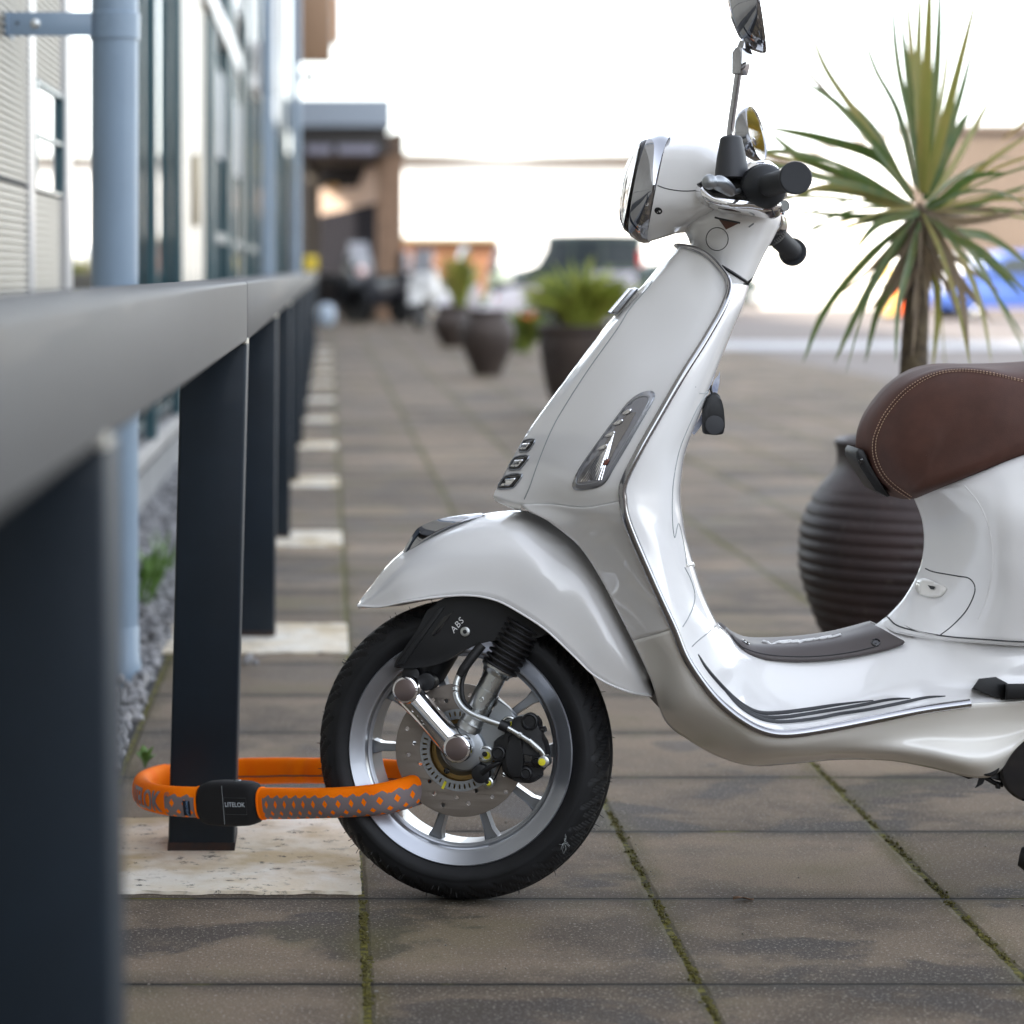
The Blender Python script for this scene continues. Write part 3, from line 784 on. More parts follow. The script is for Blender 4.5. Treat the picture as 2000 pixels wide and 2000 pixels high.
# ---- body behind the legs
c4 = cv(cE, [[(1360, 805, 0), (1400, 800, .035), (1560, 745, .10), (1750, 672, .125), (1932, 605, .14), (2350, 470, .15), (3000, 400, .15), (3450, 420, 0)],
     [(1380, 838, 0), (1425, 825, .036), (1570, 778, .115), (1750, 712, .150), (1940, 650, .175), (2350, 520, .215), (3050, 470, .16), (3530, 480, 0)],
     [(1420, 950, 0), (1480, 935, .036), (1620, 910, .12), (1780, 900, .188), (1960, 880, .213), (2350, 850, .225), (3150, 830, .17), (3700, 800, 0)],
     [(1427, 1080, 0), (1490, 1085, .038), (1640, 1105, .125), (1790, 1120, .19), (1970, 1130, .215), (2350, 1150, .225), (3150, 1150, .17), (3700, 1100, 0)],
     [(1400, 1200, 0), (1470, 1230, .042), (1630, 1270, .125), (1790, 1310, .185), (1970, 1330, .21), (2350, 1350, .22), (3100, 1300, .16), (3600, 1250, 0)],
     [(1330, 1330, 0), (1400, 1370, .045), (1560, 1430, .115), (1760, 1475, .18), (1960, 1490, .2), (2350, 1500, .2), (3050, 1420, .14), (3450, 1380, 0)],
     [(1242, 1428, 0), (1310, 1480, .05), (1512, 1524, .125), (1750, 1545, .178), (1960, 1557, .196), (2350, 1565, .196), (3000, 1500, .13), (3350, 1450, 0)],
     [(1212, 1456, 0), (1288, 1508, .048), (1500, 1545, .118), (1750, 1566, .165), (1960, 1578, .185), (2350, 1585, .185), (3000, 1520, .12), (3350, 1460, 0)]])
bm = shell(c4, W, mirY, 8, 7)
body = finish('rear_body', bm, M['pearl'], scooter, angle=60)
bvh_b = bvh_of(body)
line_on('panel_gap', bvh_b, cl(cE, [(1436, 1186), (1480, 1203), (1600, 1224), (1655, 1235), (1683, 1270), (1680, 1320), (1640, 1400), (1570, 1475), (1512, 1520)], 0), .0010, M['seam'], body)
tube('panel_gap', [W(*q) + Vector((0, -.0005, .0004)) for q in spline(c4[-2][:6], 8)], .0011, M['seam'], body, res=6)
hk = decal('cover_handle', bvh_b, cl(cE, [(1400, 1255), (1440, 1238), (1500, 1262), (1545, 1285), (1520, 1325), (1470, 1335), (1400, 1310)], 0), M['pearl_warm'], body, off=.0008, smooth_n=3, thick=.0025, hn=5)
decal('key_slot', bvh_b, cl(cE, [(1460, 1275), (1500, 1283), (1490, 1298), (1475, 1296)], 0), M['black'], hk, off=.005, hn=3)
line_on('cowl_edge', bvh_b, cl(cE, [(1625, 760), (1700, 850), (1750, 960), (1772, 1080), (1770, 1200), (1745, 1330), (1700, 1440)], 0), .0016, M['pearl'], body, off=-.0008)
# passenger peg and black running gear at the rear edge
bm = bmesh.new()
add_prism(bm, [W(*cF(x, y), .215) for x, y in ((1668, 505), (1705, 452), (1790, 443), (1850, 475), (1840, 556), (1818, 560), (1810, 543))],
          [W(*cF(x, y), .12) for x, y in ((1668, 505), (1705, 452), (1790, 443), (1850, 475), (1840, 556), (1818, 560), (1810, 543))], .003)
add_prism(bm, [W(*cF(x, y), .24) for x, y in ((1838, 478), (2300, 470), (2300, 540), (1838, 560))], [W(*cF(x, y), .15) for x, y in ((1838, 478), (2300, 470), (2300, 540), (1838, 560))], .004)
finish('passenger_peg', bm, M['black'], scooter)
eng = prism('engine_case', cl(cR, [(962, 972), (1020, 900), (1090, 800), (1170, 690), (1500, 560), (2600, 520), (2700, 900), (2200, 1150), (1400, 1120), (1159, 1103), (1040, 1090), (960, 1060), (870, 1030), (800, 1015), (900, 980)], 0), -.12, .15, M['black'], scooter, fn=W, bevel=.01)
lathe('engine_cap', W(*cR(880, 935), .172), Vector((0, -1, 0)), [(-.02, .0165), (.010, .0165), (.013, .014), (.013, 0)], M['black'], eng, res=36)
prism('engine_cap_lug', cl(cR, [(800, 930), (960, 930), (955, 1020), (805, 1025)], 0), .150, .181, M['black'], eng, fn=W, bevel=.002)
lathe('fan_cover', W(*cR(1210, 960), .15), Vector((0, -1, 0)), [(0, .05), (.012, .05), (.016, .046), (.018, .02), (.018, 0)], M['black_gloss'], eng, res=40)
prism('cable_tie_tail', cl(cR, [(825, 1030), (870, 1035), (850, 1085), (792, 1117), (808, 1090)], 0), .14, .143, M['black'], eng, fn=W)
prism('cable_tie_tail', cl(cR, [(955, 1085), (985, 1085), (985, 1125), (955, 1125)], 0), .14, .15, M['black'], eng, fn=W, bevel=.002)
tube('breather_hose', [W(*cR(x, y), .14) for x, y in ((640, 995), (690, 1010), (740, 1032), (800, 1018), (870, 1040), (940, 1080), (1000, 1095))], .0035, M['black'], eng)
# centre stand foot and rear wheel (beyond the frame's right edge)
st = tube('centre_stand', [W(2120, 1500, .10), W(2060, 1640, .13), W(2010, 1690, .14)], [.012, .012, .011], M['black'], scooter)
lathe('stand_foot', W(1990, 1672, .145), Vector((.9, -.3, -.2)), [(0, 0), (.001, .014), (.012, .019), (.02, .016), (.02, 0)], M['rubber'], st)
RH = W(2590, 1470, 0)
def Lr(x, z, s): return Vector((RH.x + x, RH.y - s, .2295 + z))
rw = bpy.data.objects.new('rear_wheel', None); COL.objects.link(rw); rw.parent = scooter; rw.matrix_parent_inverse = Matrix.Translation(scooter.location).inverted()
finish('tyre', tyre_bm(Lr, 360), M['tyre'], rw, angle=60)
lathe('rim', (RH.x, RH.y, .2295), (0, -1, 0), [(-.045, 0), (-.045, .168), (.045, .174), (.04, .15), (.01, .14), (.01, 0)], M['alu'], rw, res=64)

# ---- seat
so = cl(cE, [(3000, 60, 0), (2350, 100, 0), (1932, 140, 0), (1700, 155, 0), (1500, 163, 0), (1380, 190, 0), (1280, 240, 0), (1180, 345, 0), (1110, 455, 0), (1083, 560, 0), (1092, 640, 0), (1130, 710, 0), (1185, 785, 0), (1270, 826, 0), (1372, 838, 0), (1500, 788, 0), (1700, 712, 0), (1932, 622, 0), (2350, 480, 0), (3000, 330, 0)])
s1 = cl(cE, [(3000, 110, .06), (2350, 165, .08), (1932, 185, .09), (1740, 170, .09), (1560, 173, .09), (1420, 200, .09), (1290, 270, .09), (1190, 385, .09), (1140, 480, .09), (1128, 560, .09), (1138, 640, .09), (1165, 700, .09), (1210, 760, .09), (1290, 815, .09), (1375, 832, .09), (1500, 787, .1), (1700, 712, .11), (1932, 623, .11), (2350, 482, .11), (3000, 330, .08)])
s2 = cl(cE, [(3000, 170, .1), (2350, 260, .125), (1932, 236, .128), (1760, 196, .125), (1600, 184, .122), (1460, 210, .12), (1330, 290, .12), (1235, 400, .12), (1185, 500, .12), (1172, 570, .12), (1180, 640, .12), (1205, 700, .12), (1240, 750, .12), (1300, 800, .12), (1372, 828, .12), (1500, 784, .13), (1700, 710, .14), (1932, 622, .15), (2350, 480, .15), (3000, 330, .12)])
s3 = cl(cE, [(3000, 230, .12), (2350, 330, .14), (1932, 330, .146), (1780, 300, .145), (1640, 290, .143), (1520, 310, .141), (1420, 370, .139), (1340, 450, .138), (1300, 520, .137), (1285, 580, .136), (1290, 640, .136), (1310, 690, .135), (1335, 730, .134), (1360, 770, .132), (1390, 800, .128), (1520, 760, .14), (1710, 690, .15), (1932, 600, .156), (2350, 460, .155), (3000, 300, .125)])
s4 = cl(cE, [(3000, 260, .125), (2350, 390, .148), (1932, 450, .155), (1800, 440, .154), (1700, 440, .152), (1620, 450, .15), (1560, 480, .149), (1500, 530, .148), (1470, 570, .147), (1450, 600, .146), (1440, 630, .145), (1440, 660, .144), (1440, 690, .143), (1440, 710, .142), (1450, 730, .14), (1560, 700, .147), (1730, 640, .154), (1932, 540, .158), (2350, 430, .152), (3000, 280, .126)])
HWID = [[0.06, 0.08, 0.075, 0.06, 0.045, 0.038, 0.034, 0.032, 0.03, 0.03, 0.03, 0.03, 0.032, 0.034, 0.04, 0.06, 0.08, 0.09, 0.11, 0.08], [0.1, 0.12, 0.12, 0.11, 0.085, 0.072, 0.062, 0.058, 0.056, 0.056, 0.056, 0.058, 0.06, 0.062, 0.07, 0.1, 0.125, 0.14, 0.15, 0.12], [0.12, 0.14, 0.142, 0.135, 0.122, 0.112, 0.105, 0.1, 0.098, 0.098, 0.098, 0.1, 0.102, 0.105, 0.11, 0.13, 0.145, 0.154, 0.155, 0.125], [0.125, 0.148, 0.153, 0.15, 0.142, 0.136, 0.132, 0.13, 0.128, 0.127, 0.126, 0.126, 0.126, 0.126, 0.128, 0.142, 0.152, 0.157, 0.152, 0.126]]
s1, s2, s3, s4 = [[(q[0], q[1], h) for q, h in zip(c_, hs_)] for c_, hs_ in zip((s1, s2, s3, s4), HWID)]
rows = [[a, b, c, d, e_] for a, b, c, d, e_ in zip(so, s1, s2, s3, s4)]
g = patch(rows, 6, 6)
pts = [[W(*q) for q in row] for row in g]
bm = bmesh.new()
add_grid(bm, pts); add_grid(bm, [[mirY(p) for p in reversed(r)] for r in pts])
n_ = len(pts)                                        # close the flank between the two inner rows
for i in range(n_ // 2):
    a, b = pts[i][-1], pts[n_ - 1 - i][-1]; c, d_ = pts[i + 1][-1], pts[n_ - 2 - i][-1]
    if i + 1 >= n_ - 2 - i: break
    for f_ in (lambda p: p, mirY):
        ks = 6
        for k in range(ks):
            q = [f_(a.lerp(b, k / ks)), f_(a.lerp(b, (k + 1) / ks)), f_(c.lerp(d_, (k + 1) / ks)), f_(c.lerp(d_, k / ks))]
            try: bm.faces.new([bm.verts.new(p) for p in q])
            except ValueError: pass
bmesh.ops.remove_doubles(bm, verts=bm.verts, dist=2e-4)
bmesh.ops.holes_fill(bm, edges=[e for e in bm.edges if len(e.link_faces) == 1 and e.verts[0].co.x > 2.0], sides=0)
seat = finish('seat', bm, M['leather'], scooter, angle=70)
for _ in range(1):
    md = seat.modifiers.new('relax', 'SMOOTH'); md.factor = .5; md.iterations = 6
bvh_s = bvh_of(seat)
def stitches(pts, off):
    q = spline([p[:2] for p in pts], 40)
    path = [hit(bvh_s, u, v, off)[0] for u, v in q]
    bm = bmesh.new(); acc = 0; seg = [path[0]]
    for a, b in zip(path, path[1:]):
        acc += (b - a).length; seg.append(b)
        if acc > .0042:
            if len(seg) > 1: add_tube(bm, seg[:max(2, int(len(seg) * .72))], .00065, 5)
            seg = [b]; acc = 0
    return bm
SA = cl(cE, [(2050, 262), (1932, 240), (1750, 198), (1600, 185), (1460, 212), (1330, 290), (1235, 400), (1185, 500), (1171, 570), (1180, 640), (1215, 715), (1270, 775), (1358, 835)], 0)
SB = cl(cE, [(2050, 270), (1932, 248), (1750, 207), (1600, 194), (1470, 220), (1345, 298), (1250, 405), (1200, 503), (1187, 572), (1196, 636), (1230, 708), (1285, 765), (1370, 826)], 0)
finish('stitching', stitches(SA, .0006), M['thread'], seat); finish('stitching', stitches(SB, .0006), M['thread'], seat)
line_on('seat_welt', bvh_s, cl(cE, [(1932, 244), (1750, 202), (1600, 189), (1465, 216), (1338, 294), (1243, 402), (1193, 501), (1179, 571), (1188, 638), (1222, 711), (1277, 770), (1364, 830)], 0), .0012, M['leather'], seat, off=-.0002)
hg = prism('seat_hinge', cl(cE, [(1088, 600), (1100, 583), (1125, 590), (1145, 625), (1165, 700), (1195, 750), (1240, 790), (1262, 822), (1245, 828), (1185, 795), (1150, 740), (1110, 680), (1086, 630)], 0), -.035, .045, M['black'], seat, fn=W, bevel=.003)
prism('hinge_pin', cl(cE, [(1100, 640), (1120, 630), (1130, 650), (1112, 662)], 0), .044, .05, M['black_gloss'], hg, fn=W, bevel=.001)

# ---- key fob hanging from the ignition
fob = prism('key_fob', cl(cE, [(322, 360), (345, 320), (375, 308), (402, 325), (418, 365), (426, 430), (425, 495), (405, 513), (345, 512), (320, 500), (318, 430)], 0), .088, .1, M['black'], scooter, fn=W, bevel=.003, smooth_n=3)
lathe('fob_button', W(*cE(375, 463), .0995), Vector((0, -1, 0)), [(0, .0142), (.0008, .014), (.001, .013), (.0006, 0)], M['strip'], fob, res=32)
tube('fob_ring', [W(*cE(x, y), .094) for x, y in spline_closed([(348, 335), (355, 315), (375, 306), (393, 318), (400, 338), (375, 332)], 4)], .0022, M['black'], fob, closed=True, res=8)
tube('fob_strap', [W(*cE(x, y), .09) for x, y in ((352, 265), (358, 290), (368, 320), (372, 345))], [.003, .004, .004, .003], M['black'], fob, flat=(1, .5))
mt = mat('blue_label_plastic', (0.23, 0.27, 0.42), .25, coat=.5, var=.4, vscale=60, col2=(.6, .62, .68))
tag_ = prism('plastic_key_tag', cl(cE, [(402, 195), (400, 250), (385, 320), (345, 400), (300, 480), (272, 515), (262, 500), (300, 430), (330, 360), (360, 290), (372, 240), (395, 215)], 0), .078, .0795, mt, scooter, fn=W)

# ================================================================== handlebar assembly (turns)
head = cv(cB, [[(465, 990, 0), (430, 1110, .062), (375, 1370, .080), (335, 1580, .062), (302, 1762, 0)],
      [(600, 978, 0), (580, 1100, .072), (560, 1385, .090), (500, 1570, .070), (450, 1718, 0)],
      [(740, 995, 0), (740, 1100, .080), (750, 1400, .100), (640, 1580, .075), (560, 1680, 0)],
      [(880, 1048, 0), (880, 1130, .075), (900, 1330, .110), (850, 1500, .080), (700, 1640, 0)],
      [(1130, 1188, 0), (1130, 1215, .055), (1130, 1340, .075), (1100, 1450, .060), (1050, 1560, 0)],
      [(1262, 1225, 0), (1262, 1250, .040), (1262, 1320, .050), (1240, 1400, .040), (1200, 1480, 0)]])
bm = shell(head, W2, mirS, 8, 8)
headset = finish('headset_cover', bm, M['pearl'], scooter, angle=60)
nk = cv(cB, [[(720, 1440, 0), (760, 1450, .040), (920, 1460, .085), (1180, 1470, .065), (1290, 1490, 0)],
     [(590, 1640, 0), (660, 1600, .060), (880, 1590, .092), (1160, 1600, .065), (1278, 1610, 0)],
     [(618, 1760, 0), (680, 1760, .048), (880, 1740, .078), (1110, 1730, .055), (1235, 1715, 0)],
     [(600, 1900, 0), (680, 1900, .042), (860, 1900, .068), (1040, 1890, .050), (1160, 1850, 0)],
     [(560, 2080, 0), (640, 2080, .040), (820, 2080, .064), (980, 2070, .048), (1085, 2010, 0)]])
bm = shell(nk, W2, mirS, 8, 8)
neck = finish('steering_neck', bm, M['pearl'], scooter, angle=60)
bvh_h = bvh_of(headset, neck)
line_on('cover_gap', bvh_h, cl(cB, [(388, 1346), (450, 1368), (540, 1384), (620, 1386), (685, 1380)], 0), .0009, M['seam'], headset)
line_on('cap_outline', bvh_h, [cB(820 + 80 * math.cos(t / 12 * 2 * math.pi), 1735 + 83 * math.sin(t / 12 * 2 * math.pi)) for t in range(12)], .0007, M['seam'], neck, closed=True, n=4)
decal('reflector_triangle', bvh_h, cl(cB, [(830, 1588), (975, 1620), (885, 1664)], 0), mat('brown_plastic', (.12, .06, .045), .3), neck, off=.001, hn=3)
line_on('moulded_slot', bvh_h, cl(cB, [(805, 1578), (850, 1590), (985, 1618)], 0), .0016, M['seam'], neck)
line_on('moulded_slot', bvh_h, cl(cB, [(1050, 1648), (1085, 1622)], 0), .0014, M['seam_soft'], neck)
p, n = hit(bvh_h, *cB(393, 1530), 0)
lathe('screw_hole', p, n, [(0, .0062), (.0006, .006), (.0008, .0045), (-.0002, .0035), (-.0002, 0)], M['black'], headset, res=24)
# gap under the headset at the top of the shield
line_on('collar_gap', bvh_of(neck, inner, shield), cl(cC, [(1640, 225), (1700, 262), (1760, 300), (1806, 328)], 0), .0028, M['black'], neck)
# headlight
hc = (W2(*cB(380, 1370), 0)); top_, bot_ = W2(*cB(465, 990), 0), W2(*cB(302, 1762), 0)
ctr_ = (top_ + bot_) / 2; upv = (top_ - bot_); hr = upv.length / 2; upv.normalize()
fwd = upv.cross(NS).normalized()
if fwd.x > 0: fwd = -fwd
def hl(a, r, t, ax): return ctr_ + fwd * a + upv * (r * math.cos(t)) + NS * (r * math.sin(t) * .84)
def hring(prof, res=64):
    bm = bmesh.new()
    add_grid(bm, [[hl(a, r, 2 * math.pi * k / res, 0) for k in range(res)] for a, r in prof], cv_=True)
    return bm
hb = finish('headlight_bezel', hring([(-.004, hr * .99), (.004, hr * 1.012), (.012, hr * 1.0), (.026, hr * .93), (.028, hr * .90), (.020, hr * .86), (.0, hr * .82)]), M['dchrome'], scooter, angle=50)
finish('headlight_reflector', hring([(.018, hr * .86), (-.015, hr * .5), (-.03, hr * .08)]), M['chrome'], hb)
finish('headlight_lens', hring([(.024, hr * .915), (.038, hr * .84), (.047, hr * .68), (.053, hr * .42), (.0555, hr * .18), (.056, 0.0005)]), M['glass'], hb, angle=80, solid=.0025)
# chrome handlebar housing, near side and far side
tray = cv(cG, [[(30, 640, .10), (10, 700, .10), (30, 780, .10)], [(90, 610, .135), (60, 700, .145), (70, 830, .11)], [(135, 690, .16), (140, 790, .165), (180, 900, .115)],
     [(270, 790, .175), (330, 880, .175), (400, 975, .115)], [(500, 822, .18), (540, 920, .178), (620, 1010, .11)], [(740, 835, .18), (780, 930, .172), (860, 1045, .10)],
     [(980, 870, .17), (1010, 960, .16), (1080, 1075, .085)], [(1180, 850, .14), (1205, 930, .125), (1200, 1020, .06)], [(1205, 760, .08), (1225, 850, .07), (1215, 960, .03)]])
bm = shell(tray, W2, mirS, 6, 6)
ht = finish('handlebar_housing', bm, M['chrome'], scooter, angle=60, solid=.003)
for sg in (0, 1):
    q = cl(cG, [(40, 660), (140, 600), (300, 590), (520, 560), (800, 520), (1100, 500), (1200, 600), (1200, 800), (1100, 860), (740, 835), (500, 822), (270, 790), (135, 720)], 0)
    fr_ = [W2(u, v, .09) for u, v in [p[:2] for p in q]]
    bk_ = [p + NS * .055 for p in fr_]
    if sg: fr_, bk_ = [mirS(p) for p in fr_], [mirS(p) for p in bk_]
    bm = bmesh.new(); add_prism(bm, bk_, fr_, .006); finish('switch_box', bm, M['black'], ht)
up_ = cl(cG, [(330, 470), (560, 420), (700, 350), (800, 320), (930, 292), (1080, 296), (1180, 370), (1230, 440), (1150, 500), (900, 470), (700, 540), (380, 560)], 0)
for sg in (0, 1):
    fr_ = [W2(u, v, .11) for u, v in [p[:2] for p in up_]]; fr_ = [p - NS * .05 for p in fr_]; bk_ = [p + NS * .085 for p in fr_]
    if sg: fr_, bk_ = [mirS(p) for p in fr_], [mirS(p) for p in bk_]
    bm = bmesh.new(); add_prism(bm, bk_, fr_, .007); finish('brake_reservoir', bm, M['chrome'], ht)
tube('housing_joint', [W2(*cG(x, y), .150) for x, y in ((915, 300), (935, 350), (950, 400))], .0018, M['black'], ht)
tube('housing_joint', [W2(*cG(x, y), .158) for x, y in ((1085, 930), (1110, 990), (1140, 1050))], .0012, M['seam'], ht)
for sg in (0, 1):                                      # grips, levers, mirrors on both sides
    MI = (lambda p: mirS(p)) if sg else (lambda p: Vector(p))
    g0, g1 = MI(W2(*cG(930, 640), .150)), MI(W2(*cG(1450, 498), .335))
    if sg: g1 = g1 + Vector((-.030, 0, -.026)); g0 = g0 + Vector((-.012, 0, -.012))
    d = g1 - g0; ln = d.length
    pr = [(-.01, .02), (0, .030), (.008, .0325), (.028, .0325), (.038, .030), (.046, .022), (.05, .0165)]
    t = .052
    while t < ln - .03:
        pr += [(t, .0172), (t + .0035, .0172), (t + .0042, .0164), (t + .0056, .0164)]; t += .0062
    pr += [(ln - .026, .0172), (ln - .008, .0172), (ln - .0075, .0235), (ln - .002, .0238), (ln, .0222), (ln, 0)]
    gp = lathe('hand_grip', g0, d, pr, M['grip'], scooter, res=48)
    rb = bmesh.new()
    x, y, dd = frame(d)
    for k in range(56):
        a = 2 * math.pi * k / 56
        c_ = g0 + (x * math.cos(a) + y * math.sin(a)) * .0328
        add_tube(rb, [c_ + dd * .009, c_ + dd * .027], .0011, 5)
    finish('grip_ribs', rb, M['grip'], gp)
    lv = [MI(W2(*cG(a, b), s)) for a, b, s in spline([(192, 562, .285), (285, 560, .27), (360, 590, .255), (450, 650, .235), (520, 705, .215), (580, 700, .19), (650, 680, .16)], 4)]
    le = tube('brake_lever', lv, [.0085, .0075, .0068, .0068, .008, .010, .0112, .0115, .0115, .0112, .011, .0105, .010, .0095, .009, .008, .006, .0045, .004, .004, .004, .004, .004, .004, .004], M['cast'], scooter, res=20)
    bm = bmesh.new(); bmesh.ops.create_uvsphere(bm, u_segments=24, v_segments=16, radius=.0112)
    for v in bm.verts: v.co = v.co + MI(W2(*cG(192, 560), .285))
    finish('lever_ball', bm, M['cast'], le)
    # mirror
    b0, b1 = MI(W2(*cB(925, 1240), .150)), MI(W2(*cB(922, 1046), .150))
    bt = lathe('mirror_boot', b0, b1 - b0, [(-.012, .0), (-.012, .025), (0, .0245), (.02, .0218), (.043, .0175), (.049, .0165), (.052, .013), (.053, 0)], M['strip'], scooter, res=40)
    if not sg:
        pth = [W2(*cB(a, b), s) for a, b, s in spline([(918, 1060, .150), (915, 960, .152), (928, 850, .155), (950, 700, .16), (972, 540, .166), (985, 470, .168)], 6)]
        sa, sb = W2(*cB(983, 545), .167), W2(*cB(1008, 355), .170)
        mc, md_ = W2(*cB(1070, 8), .175), Vector((.975, -.12, .17)).normalized()
        mrad = .064
    else:
        pth = [MI(W2(*cB(918, 1060), .150))] ; e_ = W(*cB(1075, 975)[:2], -.245); 
        pth = [pth[0], pth[0].lerp(e_, .4) + Vector((-.01, 0, .012)), pth[0].lerp(e_, .75), e_ + Vector((-.012, 0, -.01))]
        sa, sb = pth[2], pth[3]
        mc, md_ = e_, Vector((.87, -.43, .22)).normalized(); mrad = .047
    stem = tube('mirror_stem', pth, .0055, M['dchrome'], bt, res=16)
    lathe('stem_sleeve', sa, sb - sa, [(0, .007), (.001, .0118), ((sb - sa).length * .8, .0158), ((sb - sa).length, .012), ((sb - sa).length, 0)], M['dchrome'], bt, res=24)
    mh = bmesh.new()
    x, y, dd = frame(md_)
    hz = 1.0 if sg else 1.25
    def mp(a, r, t): return mc + dd * a + x * (r * math.cos(t)) + y * (r * math.sin(t) * hz)
    prof = [(-.036 * hz / 1.25, .002), (-.034 * hz / 1.25, mrad * .3), (-.028 * hz / 1.25, mrad * .6), (-.015 * hz / 1.25, mrad * .88), (.0, mrad * .99), (.006, mrad), (.008, mrad * .985), (.006, mrad * .95)]
    add_grid(mh, [[mp(a, r, 2 * math.pi * k / 48) for k in range(48)] for a, r in prof], cv_=True)
    if not sg: tube('mirror_neck', [sb - (sb - sa).normalized() * .006, W2(*cB(1022, 300), .172)], [.0115, .008], M['dchrome'], bt, res=20)
    mo = finish('mirror_head', mh, M['dchrome'], scooter, angle=50)
    mg = bmesh.new(); mg.faces.new([mg.verts.new(mp(.0062, mrad * .955, 2 * math.pi * k / 48)) for k in range(48)])
    finish('mirror_glass', mg, mat('mirror_silver', (.95, .95, .95), .015, 1.0), mo, smooth=False)
tube('kill_switch', [W2(*cG(1215, 915), .10), W2(*cG(1290, 905), .11)], [.009, .0085], M['black_gloss'], ht, res=16)

bm = bmesh.new(); random.seed(31); c_ = W2(*cA(1488, 1475), .052)
for k in range(16):
    a = random.uniform(0, 6.28); l = random.uniform(.004, .011); b_ = random.uniform(-.6, .6)
    p1 = c_ + Vector((math.cos(a) * l * .5, -.002 - random.random() * .004, math.sin(a) * l * .7)); p2 = c_ + Vector((math.cos(a + b_) * l, -.003, math.sin(a + b_) * l * 1.4))
    add_tube(bm, spline([c_, p1, p2], 4), .00024, 4)
tag(finish('feather', bm, mat('white_down', (.35, .38, .38), .8)), 'wisp of white feather stuck to the lower rear of the front tyre', 'feather')
# ================================================================== GROUND
def nodes(m):
    m.use_nodes = True
    return m.node_tree.nodes, m.node_tree.links
class G:                                               # tiny node-graph writer
    def __init__(s, m): s.N, s.K = nodes(m); s.b = s.N['Principled BSDF']
    def n(s, t, **k):
        x = s.N.new(t)
        for a, v in k.items(): setattr(x, a, v)
        return x
    def val(s, sock, v):
        if isinstance(v, (int, float)): sock.default_value = v
        elif isinstance(v, tuple): sock.default_value = v if len(v) == 4 or sock.type == 'VECTOR' else (*v, 1)
        else: s.K.new(v, sock)
    def m(s, op, a, b=0.0, c=None, clamp=False):
        x = s.n('ShaderNodeMath', operation=op); x.use_clamp = clamp
        s.val(x.inputs[0], a); s.val(x.inputs[1], b)
        if c is not None: s.val(x.inputs[2], c)
        return x.outputs[0]
    def noise(s, vec, scale, detail=4, rough=.5, out='Fac', dist=0.0):
        x = s.n('ShaderNodeTexNoise'); x.inputs['Scale'].default_value = scale; x.inputs['Detail'].default_value = detail
        x.inputs['Roughness'].default_value = rough; x.inputs['Distortion'].default_value = dist
        s.K.new(vec, x.inputs['Vector']); return x.outputs[out]
    def rng(s, v, a, b, c=0.0, d=1.0, smooth=True):
        x = s.n('ShaderNodeMapRange'); x.interpolation_type = 'SMOOTHSTEP' if smooth else 'LINEAR'
        s.val(x.inputs[0], v); x.inputs[1].default_value = a; x.inputs[2].default_value = b; x.inputs[3].default_value = c; x.inputs[4].default_value = d
        return x.outputs[0]
    def mix(s, f, a, b):
        x = s.n('ShaderNodeMix', data_type='RGBA'); s.val(x.inputs['Factor'], f); s.val(x.inputs['A'], a); s.val(x.inputs['B'], b)
        return x.outputs['Result']
    def xyz(s, v):
        x = s.n('ShaderNodeSeparateXYZ'); s.K.new(v, x.inputs[0]); return x.outputs
    def comb(s, a, b, c):
        x = s.n('ShaderNodeCombineXYZ'); s.val(x.inputs[0], a); s.val(x.inputs[1], b); s.val(x.inputs[2], c); return x.outputs[0]
    def bump(s, h, strength, dist):
        x = s.n('ShaderNodeBump'); x.inputs['Strength'].default_value = strength; x.inputs['Distance'].default_value = dist
        s.K.new(h, x.inputs['Height']); s.K.new(x.outputs[0], s.b.inputs['Normal'])

pm_ = bpy.data.materials.new('paving_slabs'); g = G(pm_)
pos = g.n('ShaderNodeTexCoord').outputs['Object']
wob = g.noise(pos, 3.0, 3, out='Color')
x, y, z = g.xyz(pos)
wz = g.m('MULTIPLY', g.m('SUBTRACT', g.noise(pos, 11, 5, .6), .5), .009)
sx = g.m('DIVIDE', g.m('SUBTRACT', g.m('ADD', x, wz), .052), .45)
sy = g.m('DIVIDE', g.m('SUBTRACT', g.m('ADD', y, wz), 3.755), .45)
def jdist(s):                                          # metres to the nearest joint
    fr_ = g.m('FRACT', s)
    return g.m('MULTIPLY', g.m('MINIMUM', fr_, g.m('SUBTRACT', 1.0, fr_)), .45)
dx_, dy_ = jdist(sx), jdist(sy)
ident = g.comb(g.m('FLOOR', sx), g.m('FLOOR', sy), 0.0)
wnz = g.n('ShaderNodeTexWhiteNoise', noise_dimensions='2D'); g.K.new(ident, wnz.inputs['Vector'])
tone = g.rng(wnz.outputs['Value'], 0, 1, .66, 1.18, smooth=False)
big = g.noise(pos, 1.1, 5, .6); mid = g.noise(pos, 5.5, 6, .65); fine = g.noise(pos, 190, 3, .7); fine2 = g.noise(pos, 420, 2, .6)
base = g.mix(g.rng(mid, .38, .62), (.222, .172, .126), (.110, .086, .066))
base = g.mix(g.rng(big, .40, .62), base, (.27, .205, .145))
hs_ = g.n('ShaderNodeHueSaturation'); g.val(hs_.inputs['Value'], tone); g.K.new(base, hs_.inputs['Color']); base = hs_.outputs[0]
